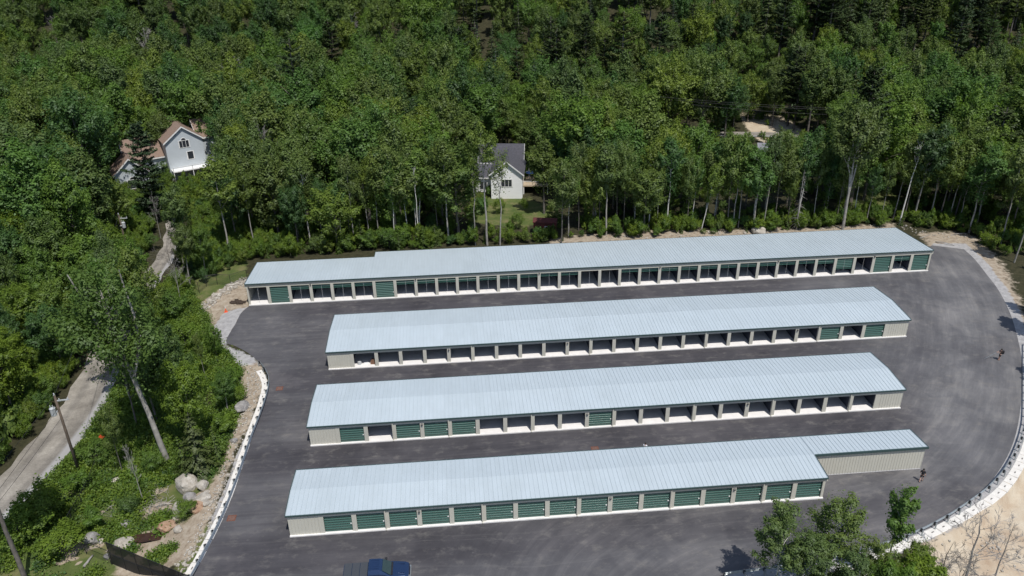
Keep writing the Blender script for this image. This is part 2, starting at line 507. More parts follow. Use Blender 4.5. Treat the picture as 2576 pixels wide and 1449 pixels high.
# ------------------------------------------------------------------ mesh builder
class MB:
    def __init__(s):
        s.v = []; s.f = []; s.n = 0; s.mi = []; s.cur = 0; s.cn = None

    def add(s, vs, fs):
        vs = np.asarray(vs, float).reshape(-1, 3)
        s.v.append(vs)
        for f in fs:
            s.f.append(tuple(i + s.n for i in f)); s.mi.append(s.cur)
        s.n += len(vs)
        return s

    def quads(s, vs, k=4):
        """vs: (N,k,3) loose faces"""
        vs = np.asarray(vs, float)
        n = len(vs)
        idx = (np.arange(n * k).reshape(n, k) + s.n).tolist()
        s.v.append(vs.reshape(-1, 3)); s.f += [tuple(i) for i in idx]; s.mi += [s.cur] * n; s.n += n * k
        return s

    def box(s, x0, x1, y0, y1, z0, z1):
        v = [(x, y, z) for z in (z0, z1) for y in (y0, y1) for x in (x0, x1)]
        return s.add(v, [(0, 2, 3, 1), (4, 5, 7, 6), (0, 1, 5, 4), (2, 6, 7, 3), (0, 4, 6, 2), (1, 3, 7, 5)])

    def prism(s, poly, a, b, axis='z'):
        """poly 2D extruded a..b along axis (x: poly=(y,z); y: poly=(x,z))"""
        n = len(poly)
        def P(p, t):
            return (p[0], p[1], t) if axis == 'z' else ((t, p[0], p[1]) if axis == 'x' else (p[0], t, p[1]))
        v = [P(p, a) for p in poly] + [P(p, b) for p in poly]
        f = [tuple(range(n))[::-1], tuple(range(n, 2 * n))] + [(i, (i + 1) % n, (i + 1) % n + n, i + n) for i in range(n)]
        return s.add(v, f)

    def tube(s, pts, rad, k=6, cap=True):
        pts = np.asarray(pts, float)
        n = len(pts)
        if np.isscalar(rad): rad = [rad] * n
        T = np.zeros_like(pts)
        T[1:-1] = pts[2:] - pts[:-2]; T[0] = pts[1] - pts[0]; T[-1] = pts[-1] - pts[-2]
        T /= np.linalg.norm(T, axis=1)[:, None] + 1e-9
        ref = np.array([0, 0, 1.]) if abs(T[0][2]) < .8 else np.array([1., 0, 0])
        vs = []
        a = np.arange(k) * 2 * math.pi / k
        for i in range(n):
            u = np.cross(T[i], ref); u /= np.linalg.norm(u) + 1e-9
            w_ = np.cross(T[i], u)
            vs.append(pts[i] + rad[i] * (np.cos(a)[:, None] * u + np.sin(a)[:, None] * w_))
        fs = []
        for i in range(n - 1):
            for j in range(k):
                fs.append((i * k + j, i * k + (j + 1) % k, (i + 1) * k + (j + 1) % k, (i + 1) * k + j))
        if cap:
            fs.append(tuple(range(k))[::-1]); fs.append(tuple((n - 1) * k + j for j in range(k)))
        return s.add(np.concatenate(vs), fs)

    def lathe(s, prof, k=12, c=(0, 0, 0)):
        v = []; f = []
        for (r, z) in prof:
            for j in range(k):
                a = 2 * math.pi * j / k
                v.append((c[0] + r * math.cos(a), c[1] + r * math.sin(a), c[2] + z))
        for i in range(len(prof) - 1):
            for j in range(k):
                f.append((i * k + j, i * k + (j + 1) % k, (i + 1) * k + (j + 1) % k, (i + 1) * k + j))
        f.append(tuple(range(k))[::-1]); f.append(tuple((len(prof) - 1) * k + j for j in range(k)))
        return s.add(v, f)

    def mesh(s, name, mats, smooth_=False):
        me = bpy.data.meshes.new(name)
        V = np.concatenate(s.v) if s.v else np.zeros((0, 3))
        me.from_pydata(V.tolist(), [], s.f)
        for m_ in (mats if isinstance(mats, (list, tuple)) else [mats]):
            me.materials.append(m_)
        if any(s.mi):
            me.polygons.foreach_set("material_index", s.mi)
        if smooth_:
            me.polygons.foreach_set("use_smooth", [True] * len(s.f))
        me.update()
        if s.cn is not None:
            # leaf clumps shade with the rounded form they belong to
            no = np.zeros((len(me.loops), 3))
            k = len(s.cn) * 4
            base = np.zeros(len(me.polygons) * 3); me.polygons.foreach_get('normal', base)
            tot = np.zeros(len(me.polygons), int); me.polygons.foreach_get('loop_total', tot)
            no[:] = np.repeat(base.reshape(-1, 3), tot, 0)
            no[len(no) - k:] = np.repeat(s.cn, 4, 0)
            me.normals_split_custom_set(no.tolist())
        return me

    def build(s, name, mats, parent=None, smooth_=False, loc=None, rz=None):
        o = bpy.data.objects.new(name, s.mesh(name, mats, smooth_))
        COL.objects.link(o)
        if parent: o.parent = parent
        if loc is not None: o.location = loc
        if rz is not None: o.rotation_euler = (0, 0, rz)
        return o


def tag(o, label=None, cat=None, group=None, kind=None):
    if label: o['label'] = label
    if cat: o['category'] = cat
    if group: o['group'] = group
    if kind: o['kind'] = kind
    return o


def empty(name, loc=(0, 0, 0), rz=0.0, label=None, cat=None, group=None):
    o = bpy.data.objects.new(name, None)
    o.empty_display_size = .2
    COL.objects.link(o); o.location = loc; o.rotation_euler = (0, 0, rz)
    return tag(o, label, cat, group)


def linkcopy(o, parent=None):
    c = o.copy(); COL.objects.link(c); c.parent = parent
    for ch in list(o.children):
        linkcopy(ch, c)
    return c


def set_attr(me, name, vals):
    a = me.attributes.new(name, 'FLOAT', 'POINT')
    a.data.foreach_set('value', np.asarray(vals, np.float32))


# ------------------------------------------------------------------ ground, asphalt, road
def build_ground():
    def axis(lo, hi, step, far):
        a = np.arange(lo, hi + .01, step)
        ex = [step * 1.6 ** i for i in range(1, 40)]
        r = hi + np.cumsum(ex); r = r[r < far]
        l = lo - np.cumsum(ex); l = l[l > -far]
        return np.concatenate([l[::-1], a, r])
    xs = axis(-84, 100, .55, 3000); ys = axis(42, 140, .55, 3000)
    X, Y = np.meshgrid(xs, ys)
    x = X.ravel(); y = Y.ravel()
    z = terrain(x, y)
    z = np.where((np.abs(x) > 400) | (y > 420) | (y < -100), np.minimum(z, 40), z)
    nx, ny = len(xs), len(ys)
    i = np.arange(nx * ny).reshape(ny, nx)
    q = np.stack([i[:-1, :-1], i[:-1, 1:], i[1:, 1:], i[1:, :-1]], -1).reshape(-1, 4)
    me = bpy.data.meshes.new('ground')
    me.from_pydata(np.stack([x, y, z], 1).tolist(), [], q.tolist())
    me.polygons.foreach_set("use_smooth", [True] * len(q))

    def W(poly, soft=1.0, n=.6):
        pw = [tuple(g(*p)[:2]) for p in poly]
        ins = in_poly(x, y, pw)
        d = dist_line(x, y, pw)
        s = np.where(ins, d, -d) + noise2(x, y, .9, 9) * n
        return np.clip(s / soft * .5 + .5, 0, 1)
    dirt = W([(490, 775), (560, 725), (622, 700), (628, 775), (560, 860), (600, 885), (660, 915), (672, 960), (640, 1030), (590, 1150), (540, 1270), (480, 1410),
              (380, 1449), (420, 1385), (470, 1345), (500, 1275), (545, 1195), (580, 1090), (608, 1000), (590, 940), (545, 880), (520, 820)], 1.2)
    dirt = np.maximum(dirt, W([(2300, 585), (2400, 580), (2470, 600), (2530, 660), (2576, 760), (2620, 900), (2590, 930), (2520, 790), (2440, 640), (2330, 620)], 2, 1.2) * .8)
    dirt = np.maximum(dirt, W([(1380, 600), (1560, 578), (1900, 574), (2260, 560), (2260, 580), (1700, 605), (1380, 618)], 1.5, 1.5) * .75)
    dirt = np.maximum(dirt, W([(300, 1390), (420, 1300), (500, 1310), (470, 1400), (400, 1470), (280, 1449)], 1.5, 1.0) * .85)
    grav = W([(560, 790), (600, 775), (626, 772), (600, 805), (575, 850), (572, 866), (640, 900), (655, 918), (600, 920), (560, 880), (530, 840)], 1.0)
    grav = np.maximum(grav, W([(2345, 612), (2430, 612), (2490, 668), (2545, 760), (2580, 850), (2585, 1000), (2570, 1000), (2560, 850), (2512, 733), (2440, 645), (2420, 628), (2345, 622)], .8, .3))
    dre = dist_line(x, y, RIGHT_EDGE + LEFT_EDGE, False)
    grav = np.maximum(grav, np.clip(1.4 - dre / 1.6, 0, 1) * (x > 0) * (y < 150))
    grav = np.maximum(grav, np.clip(1.2 - dre / .5, 0, 1) * (x < 0) * (y < 86))
    sand = W([(2300, 1372), (2390, 1330), (2470, 1275), (2540, 1200), (2590, 1130), (2760, 1100), (2900, 1500), (2330, 1520), (2250, 1449)], 1.5, .8)
    gz_ = W([(1180, 500), (1290, 495), (1380, 510), (1400, 560), (1300, 575), (1190, 560)], 3, 1.5)
    gz_ = np.maximum(gz_, W([(2080, 430), (2260, 430), (2260, 540), (2120, 560)], 3, 1.5))
    gz_ = np.maximum(gz_, W([(470, 690), (620, 655), (620, 700), (540, 740), (490, 780), (470, 740)], 2, 1))
    gz_ = np.maximum(gz_, W([(1500, 590), (1950, 575), (1950, 590), (1500, 606)], 1.5, 1.2) * .7)
    gz_ = np.maximum(gz_, W([(-60, 1250), (60, 1210), (160, 1120), (240, 1050), (290, 1080), (420, 1180), (560, 1180), (480, 1330), (420, 1449), (-60, 1500)], 2, 1.2))
    gz_ = np.maximum(gz_, W([(500, 1330), (555, 1300), (520, 1400), (450, 1449), (430, 1420)], 1, .8) * .9)
    patchy = noise2(x, y, .8, 51) + .6 * noise2(x, y, 1.7, 52)
    dirt = np.maximum(dirt, (patchy > .12) * .9 * in_poly(x, y, [tuple(g(*p)[:2]) for p in [(120, 1449), (250, 1240), (400, 1180), (540, 1200), (500, 1320), (440, 1449)]]))
    gz_ = np.maximum(gz_, W([(1860, 318), (1960, 318), (1960, 332), (1860, 332)], 3, 1.5))
    snd = W([(1890, 334), (2030, 334), (2030, 346), (1890, 346)], 2, .6)
    sand = np.maximum(sand, snd)
    ins = in_poly(x, y, ASPH)
    for nme, v in (('dirt', dirt), ('gravel', grav), ('sand', sand), ('grass', gz_)):
        set_attr(me, nme, v)
    me.materials.append(M['ground'])
    o = bpy.data.objects.new('ground', me); COL.objects.link(o)
    tag(o, 'uneven soil, sand and grass under and around the storage lot', kind='structure')


def build_asphalt():
    # a real sheet with its own thickness, cut to the outline of the paved lot
    P = ASPH
    me = bpy.data.meshes.new('asphalt_lot')
    import bmesh
    bm = bmesh.new()
    vs = [bm.verts.new((p[0], p[1], 0)) for p in P]
    f = bm.faces.new(vs)
    bmesh.ops.triangulate(bm, faces=[f])
    for k in range(1, 72):
        bmesh.ops.bisect_plane(bm, geom=bm.verts[:] + bm.edges[:] + bm.faces[:], plane_co=(-60 + k * 2.1, 0, 0), plane_no=(1, 0, 0))
    for k in range(1, 48):
        bmesh.ops.bisect_plane(bm, geom=bm.verts[:] + bm.edges[:] + bm.faces[:], plane_co=(0, 38 + k * 2, 0), plane_no=(0, 1, 0))
    bm.to_mesh(me); bm.free()
    me.materials.append(M['asphalt'])
    co = np.array([v.co[:] for v in me.vertices])
    x, y = co[:, 0], co[:, 1]
    u = x * math.cos(.0809) + y * math.sin(.0809) ; v = -x * math.sin(.0809) + y * math.cos(.0809)
    dust = .50 + .25 * sstep(46, 62, u) + .22 * (1 - sstep(60, 66, y)) * sstep(-40, 50, x) + .15 * (1 - sstep(-30, -24, u))
    for (b0, b1) in LANES:
        dust = dust - .36 * sstep(b0 - .5, b0 + 1.0, v) * (1 - sstep(b1 - .5, b1 + 1.5, v)) * (1 - sstep(52, 58, u)) * sstep(-28, -22, u)
    dr_ = dist_line(x, y, RIGHT_EDGE, False)
    dust = dust + .30 * (1 - sstep(7, 11, dr_ + 1.5 * noise2(x, y, .12, 8))) * sstep(60, 70, y)
    set_attr(me, 'dust', np.clip(dust, 0.04, 1.2))
    best = np.full(x.shape, 1e9); sl_ = np.zeros(x.shape); acc = 0
    for (x1, y1), (x2, y2) in zip(RIGHT_EDGE, RIGHT_EDGE[1:]):
        ln = math.hypot(x2 - x1, y2 - y1) + 1e-9
        t = np.clip(((x - x1) * (x2 - x1) + (y - y1) * (y2 - y1)) / ln ** 2, 0, 1)
        dd = np.hypot(x - x1 - t * (x2 - x1), y - y1 - t * (y2 - y1))
        m_ = dd < best; best = np.where(m_, dd, best); sl_ = np.where(m_, acc + t * ln, sl_); acc += ln
    a_ = me.attributes.new('loopc', 'FLOAT_VECTOR', 'POINT')
    a_.data.foreach_set('vector', np.stack([sl_, best, 0 * best], 1).astype(np.float32).ravel())
    set_attr(me, 'loopm', np.clip(sstep(30, 14, best) if False else 1 - sstep(14, 26, best), 0, 1))
    o = bpy.data.objects.new('asphalt_lot', me); COL.objects.link(o)
    o.location.z = .0
    tag(o, 'dark grey asphalt with dusty scuffs around the storage rows', kind='structure')


def strip(name, line, half, dz, m, label, k=12):
    L_ = np.array([p[:2] for p in line])
    T = np.gradient(L_, axis=0); T /= np.linalg.norm(T, axis=1)[:, None]
    Nn = np.stack([-T[:, 1], T[:, 0]], 1)
    vs = []; ed = []
    for i in range(len(L_)):
        hw = half[i] if hasattr(half, '__len__') else half
        for j in range(k + 1):
            s = (j / k * 2 - 1)
            jit = .25 * math.sin(i * 1.7 + j) if abs(s) == 1 else 0
            p = L_[i] + Nn[i] * (s * hw + jit)
            vs.append((p[0], p[1], tz(p[0], p[1]) + dz)); ed.append(.8 if s < -.6 else .0)
    fs = [(i * (k + 1) + j, i * (k + 1) + j + 1, (i + 1) * (k + 1) + j + 1, (i + 1) * (k + 1) + j) for i in range(len(L_) - 1) for j in range(k)]
    b = MB(); b.add(vs, fs)
    o = b.build(name, m, smooth_=True)
    set_attr(o.data, 'edge', ed)
    set_attr(o.data, 'rut', [.75 if j in (3, 4, 8, 9) else .0 for i in range(len(L_)) for j in range(k + 1)])
    tag(o, label, kind='structure')
    return o


# lanes (in the buildings' own depth axis) that carry the darkest fresh mat
def vof(ox, oy): return -ox * math.sin(.0809) + oy * math.cos(.0809)
LANES = []
for (ox, oy, wd, rear) in ((-24.61, 88.82, 0, 0), (-23.34, 72.47, 0, 0), (-22.15, 58.16, 0, 0), (-40.85, 107.85, 0, 0)):
    v0 = vof(ox, oy)
    LANES.append((v0 - 5.2, v0))
build_ground()
build_asphalt()
strip('gravel_road', ROAD_L, list(np.interp(np.arange(len(ROAD_L)), [0, 20, 28, 45], [2.9, 2.7, 1.7, 1.3])), .05, M['road'], 'pale packed gravel road winding through the woods on the left')
strip('sandy_road', [g(*p)[:2] for p in [(1760, 338), (1830, 340), (1920, 340), (2000, 342), (2080, 345), (2160, 350)]], 2.3, .25, M['road'], 'sunlit sandy road patch beyond the trees at upper right')

# ------------------------------------------------------------------ storage rows
TH = 0.0809
DOORLIB = {}


def curtain_mesh(wd, z0, z1):
    key = (round(wd, 2), round(z0, 2), round(z1, 2))
    if key in DOORLIB: return DOORLIB[key]
    b = MB()
    prof = []; z = z0
    while z < z1 - .02:
        prof.append((0, z)); zb = z + .205
        for a in np.linspace(0, math.pi, 8):
            q = zb + .045 * (1 - math.cos(a))
            if q < z1: prof.append((-.018 * math.sin(a) - .0005, q))
        z += .295
    prof.append((0, z1)); n = len(prof) - 1
    v = []
    for (yy, z) in prof:
        v += [(0, yy, z), (wd, yy, z)]
    b.add(v, [(2 * i, 2 * i + 1, 2 * i + 3, 2 * i + 2) for i in range(n)])
    # bottom bar
    b.box(0, wd, -.03, .03, z0 - .05, z0)
    DOORLIB[key] = b.mesh('door_curtain', M['door'], True)
    for p in DOORLIB[key].polygons[-6:]: p.use_smooth = False
    return DOORLIB[key]


def storage(name_label, ox, oy, L_, W_, he, hr, units, wall_l, wall_r, dtop, states, spouts, lamps, kind='gable', ext=None, stepL=None):
    root = empty('storage_building', (ox, oy, 0), TH, name_label, 'storage building', 'rows of drive-up storage units')
    pitch = L_ / units
    n = len(states)
    u0 = wall_l * pitch
    colw = .46
    # floor slab with a lip in front
    b = MB()
    if ext:
        b.box(-.02, L_ + .02, -.16, W_, -.3, .13); b.box(L_ + .02, ext[0] + .02, W_ - ext[1] - .0, W_ - .003, -.3, .127)
    elif stepL:
        b.box(-.02, stepL[0], -.16, stepL[1], -.3, .13); b.box(stepL[0], L_ + .02, -.16, W_, -.3, .13)
    else:
        b.box(-.02, L_ + .02, -.16, W_ + .1, -.3, .13)
    b.build('floor_slab', M['concrete'], root)
    # roof profile
    ov = .12
    mid = W_ / 2
    rise = mid / 13 if kind == 'gable' else 0

    def ztop(v):
        if kind == 'gable': return he + rise * (1 - abs(v - mid) / mid)
        return he + (hr - he) * (v / W_)
    spans = [(0 - ov, L_ + ov, 0, W_)]
    if ext: spans = [(0 - ov, L_ + ov, 0, W_), (L_ + ov, ext[0] + ov, W_ - ext[1], W_)]
    if stepL: spans = [(0 - ov, stepL[0], 0, stepL[1]), (stepL[0], L_ + ov, 0, W_)]
    rb = MB(); sm = MB(); tr = MB(); gt = MB()
    for (a, c, v0, v1) in spans:
        vv0, vv1 = v0 - ov, v1 + ov
        knots = [vv0] + ([mid] if kind == 'gable' and vv0 < mid < vv1 else []) + [vv1]
        # slope extrapolated at overhangs
        zz = [ztop(max(0, min(W_, k))) - (0.01 if k in (vv0, vv1) else 0) for k in knots]
        poly = list(zip(knots, zz)) + [(k, z - .05) for k, z in list(zip(knots, zz))[::-1]]
        rb.prism(poly, a, c, 'x')
        ns = int((c - a) / .4572)
        for i in range(ns + 1):
            uu = a + .05 + i * (c - a - .1) / ns
            hgt = .030 if i % 2 else .045
            pk = [(k, z) for k, z in zip(knots, zz)]
            sp = [(k, z + hgt) for k, z in pk] + [(k, z + .001) for k, z in pk[::-1]]
            sm.prism(sp, uu - .017, uu + .017, 'x')
    rb.build('roof', M['roof'], root)
    roof = [c for c in root.children if c.name.startswith('roof')][0]
    sm.build('roof_seam', M['seam'], roof)['kind'] = 'stuff'
    # gutters and trims (green)
    e0 = ztop(0)
    gt.prism([(-ov - .09, e0 - .17), (-ov - .11, e0 - .02), (-ov - .01, e0 + .0), (-ov - .01, e0 - .17)], -ov - .03, L_ + ov + .03, 'x')
    rear_w = W_
    gt.prism([(W_ + ov + .01, ztop(W_) - .17), (W_ + ov + .01, ztop(W_)), (W_ + ov + .13, ztop(W_) - .02), (W_ + ov + .13, ztop(W_) - .17)],
             (stepL[0] if stepL else -ov) - .0, (ext[0] if ext else L_) + ov, 'x')
    if stepL:
        vs_ = stepL[1]; zc = ztop(vs_)
        gt.prism([(vs_ + ov + .01, zc - .17), (vs_ + ov + .01, zc), (vs_ + ov + .13, zc - .02), (vs_ + ov + .13, zc - .17)], -ov, stepL[0] - .12, 'x')
    gt.build('gutter', M['green'], root)

    def rake(u, va, vb):
        ks = [va] + ([mid] if kind == 'gable' and va < mid < vb else []) + [vb]
        top = [(k, ztop(max(0, min(W_, k))) + .065) for k in ks]
        bot = [(k, z - .24) for k, z in top[::-1]]
        q_ = MB(); q_.prism(top + bot, u, u + .05, 'x'); q_.build('rake_trim', M['green'], root)
    if ext:
        ve = W_ - ext[1] - ov
        rake(-ov - .055, -ov, W_ + ov); rake(L_ + ov + .003, -ov, ve - .055); rake(ext[0] + ov + .003, ve, W_ + ov)
        tr.box(L_ + ov + .06, ext[0] + ov + .06, ve - .12, ve, ztop(W_ - ext[1]) - .19, ztop(W_ - ext[1]) + .06)
    elif stepL:
        rake(-ov - .055, -ov, stepL[1] + ov); rake(L_ + ov + .003, -ov, W_ + ov); rake(stepL[0] - .055, stepL[1] + ov, W_ + ov)
    else:
        rake(-ov - .055, -ov, W_ + ov); rake(L_ + ov + .003, -ov, W_ + ov)
    if ext: tr.build('eave_trim', M['green'], root)
    # corrugated walls

    def ribwall(mb, p0, p1, z0, zf, nrm, rib=.305):
        """vertical ribbed wall panel from p0 to p1 (u,v), top height zf(v)"""
        d = np.array(p1) - np.array(p0); ln = np.linalg.norm(d); d = d / ln; nn = np.array(nrm)
        k = max(1, int(ln / rib)); st = ln / k
        pts = []
        for i in range(k):
            for (t, o_) in ((0, 0), (.78, 0), (.84, .03), (.94, .03), (1.0, 0)):
                pts.append((np.array(p0) + d * st * (i + t) + nn * o_))
        v = []
        for p in pts: v += [(p[0], p[1], z0), (p[0], p[1], zf(p[1]))]
        mb.add(v, [(2 * i, 2 * i + 2, 2 * i + 3, 2 * i + 1) for i in range(len(pts) - 1)])
    wl = MB()
    zl = .10
    if wall_l: ribwall(wl, (0, 0), (u0 - colw / 2, 0), zl, lambda v: he - .06, (0, -1)); 
    ue = u0 + n * pitch
    if wall_r: ribwall(wl, (ue + colw / 2, 0), (L_, 0), zl, lambda v: he - .06, (0, -1))
    vend = stepL[1] if stepL else W_
    ribwall(wl, (0, 0), (0, vend), zl, lambda v: ztop(v) - .055, (-1, 0))
    if ext:
        ribwall(wl, (L_, 0), (L_, W_ - ext[1]), zl, lambda v: ztop(v) - .055, (1, 0))
        ribwall(wl, (L_ + .04, W_ - ext[1]), (ext[0], W_ - ext[1]), zl, lambda v: ztop(W_ - ext[1]) - .055, (0, -1))
        ribwall(wl, (ext[0], W_ - ext[1] + .04), (ext[0], W_), zl, lambda v: ztop(v) - .055, (1, 0))
    else:
        ribwall(wl, (L_, 0), (L_, W_), zl, lambda v: ztop(v) - .055, (1, 0))
    if stepL:
        ribwall(wl, (0, stepL[1]), (stepL[0], stepL[1]), zl, lambda v: ztop(stepL[1]) - .055, (0, 1))
        ribwall(wl, (stepL[0], stepL[1]), (stepL[0], W_), zl, lambda v: ztop(v) - .055, (-1, 0))
    ribwall(wl, (stepL[0] if stepL else 0, W_), (ext[0] if ext else L_, W_), zl, lambda v: ztop(W_) - .06, (0, 1))
    wl.build('wall', M['beige'], root)
    # header above the doors
    hd = MB()
    hd.box(u0 - colw / 2, ue + colw / 2, -.02, .10, dtop, he - .06)
    if he > 3.2:
        for i in range(int((ue - u0) / .305)):
            hd.box(u0 + i * .305, u0 + i * .305 + .05, -.05, -.021, dtop + .30, he - .20)
    hd.build('header', M['beige'], root)
    # corner posts + columns
    for i in range(n + 1):
        c = u0 + i * pitch
        a_, b_ = c - colw / 2, c + colw / 2
        if i == 0 and not wall_l: a_ = 0; b_ = .26
        if i == n and not wall_r: b_ = L_; a_ = L_ - .26
        cb = MB(); cb.box(a_, b_, -.035, .09, .13, dtop)
        o = cb.build('column', M['beige'], root)
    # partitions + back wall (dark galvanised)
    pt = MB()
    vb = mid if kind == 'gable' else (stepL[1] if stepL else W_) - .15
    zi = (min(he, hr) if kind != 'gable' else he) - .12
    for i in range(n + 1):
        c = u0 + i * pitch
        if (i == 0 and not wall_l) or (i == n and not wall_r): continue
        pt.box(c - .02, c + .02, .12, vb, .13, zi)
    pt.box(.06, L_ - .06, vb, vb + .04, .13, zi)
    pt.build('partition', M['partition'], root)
    # doors
    dw = pitch - colw
    for i, s in enumerate(states):
        c0 = u0 + i * pitch + colw / 2; wd = dw
        if i == 0 and not wall_l: wd = dw + colw / 2 - .26; c0 = .26
        if i == n - 1 and not wall_r: wd = dw + colw / 2 - .26
        if s >= .97: continue
        z0 = .20 + s * (dtop - .2)
        o = bpy.data.objects.new('roll_up_door', curtain_mesh(wd, z0 if s > 0 else .19, dtop + .02))
        COL.objects.link(o); o.parent = root; o.location = (c0, .16, 0)
        if s == 0:
            lb = MB(); lb.box(wd - .20, wd - .07, -.07, -.02, .95, 1.05)
            lb.build('latch', M['trimwhite'], o)
        else:
            tag(o, 'green roll-up door left partly raised')
    if kind != 'gable':
        for i, s in enumerate(states):
            if s > 0:
                c0 = u0 + i * pitch + pitch / 2
                cd = MB(); cd.tube([(c0, .14, dtop - .1), (c0 + .01, .14, .75)], .013, 4); cd.build('pull_cord', M['trimwhite'], root)
    sh = MB()   # door drums seen behind the headers of raised doors
    for i in spouts:
        c = u0 + i * pitch
        d = MB(); d.box(c - .21, c - .10, -.15, -.045, .12, e0 - .18); d.box(c - .21, c - .10, -.26, -.15, .10, .18)
        d.build('downspout', M['beige'], root)
    for i in lamps:
        c = u0 + i * pitch if i >= 0 else .35
        d = MB(); d.prism([(-.20, dtop - .02), (-.20, dtop + .08), (-.055, dtop + .2), (-.055, dtop - .02)] if he > 3.2 else
                          [(-.20, dtop - .24), (-.20, dtop - .14), (-.045, dtop - .02), (-.045, dtop - .24)], c - .10, c + .10, 'x')
        d.build('wall_lamp', M['black'], root)
    return root


O, C_ = 1.0, 0.0
storage('longest storage row at the far side, roof stepped at its left rear, backing on trees',
        -40.85, 107.85, 110.06, 11.27, 3.75, 3.11, 34, 0, 0, 3.02,
        [O, C_, .75, .76, .75, .77, C_, .74, .74, .74, .74, .75, .76, .78, .80, .80, O, O, .80, .78, .76, .76, .76, .76, .76, .76, .77, .78, .72, .32, O, C_, .68, C_],
        [], [-1, 3, 8, 14, 20, 26, 31], kind='mono', stepL=(18.94, 8.95))
storage('storage row second from the trees, nearly all its bays standing open',
        -24.61, 88.82, 80.28, 10.24, 2.75, 2.75, 25, 1, 1, 2.20,
        [O] * 20 + [C_, O, C_], [5, 10, 15, 20], [4, 9, 19])
storage('storage row second from the front, four closed doors at left and one glinting alone',
        -23.34, 72.47, 70.39, 8.36, 2.75, 2.75, 22, 1, 1, 2.20,
        [C_, O, C_, C_, C_] + [O] * 4 + [C_] + [O] * 10, [2, 4, 7, 10, 13, 16, 19], [3, 9, 15])
storage('nearest storage row, all doors closed, with a narrow blank-walled extension at its right end',
        -22.15, 58.16, 54.06, 6.56, 2.75, 2.75, 17, 1, 0, 2.20,
        [C_] * 16, [2, 5, 8, 11, 14], [3, 9, 13], ext=(66.58, 3.2))


def bld(ox, oy, u, v, z=0.0):
    return Vector((ox + u * math.cos(TH) - v * math.sin(TH), oy + u * math.sin(TH) + v * math.cos(TH), z))

# ------------------------------------------------------------------ tree prototypes (numpy leaf cards on branched trunks)
def unit(r, n):
    v = r.normal(size=(n, 3)); return v / (np.linalg.norm(v, axis=1)[:, None] + 1e-9)


CN = []        # shading normals gathered while a crown is grown


def cards(r, C, Nrm, size, asp=1.0, sh=None):
    """diamond leaf-clump cards at C facing Nrm"""
    n = len(C)
    q = Nrm * .30 + (sh if sh is not None else Nrm)
    CN.append(q / (np.linalg.norm(q, axis=1)[:, None] + 1e-9))
    a = np.cross(Nrm, unit(r, n)); a /= np.linalg.norm(a, axis=1)[:, None] + 1e-9
    b = np.cross(Nrm, a)
    s = (size * r.uniform(.6, 1.3, n))[:, None]
    fold = Nrm * s * .25
    return np.stack([C - a * s, C - b * s * asp * .6, C + a * s, C + b * s * asp * .6 + fold], 1)


def limb(r, b, p0, p1, r0, r1, k=5, n=4, sag=.08):
    p0 = np.array(p0, float); p1 = np.array(p1, float)
    L_ = np.linalg.norm(p1 - p0)
    pts = [p0 + (p1 - p0) * t + (r.normal(size=3) * L_ * sag * .5 + np.array([0, 0, L_ * sag * math.sin(t * 3.14)])) * (0 < t < 1) for t in np.linspace(0, 1, n)]
    b.tube(pts, list(np.linspace(r0, r1, n)), k, cap=False)
    return pts


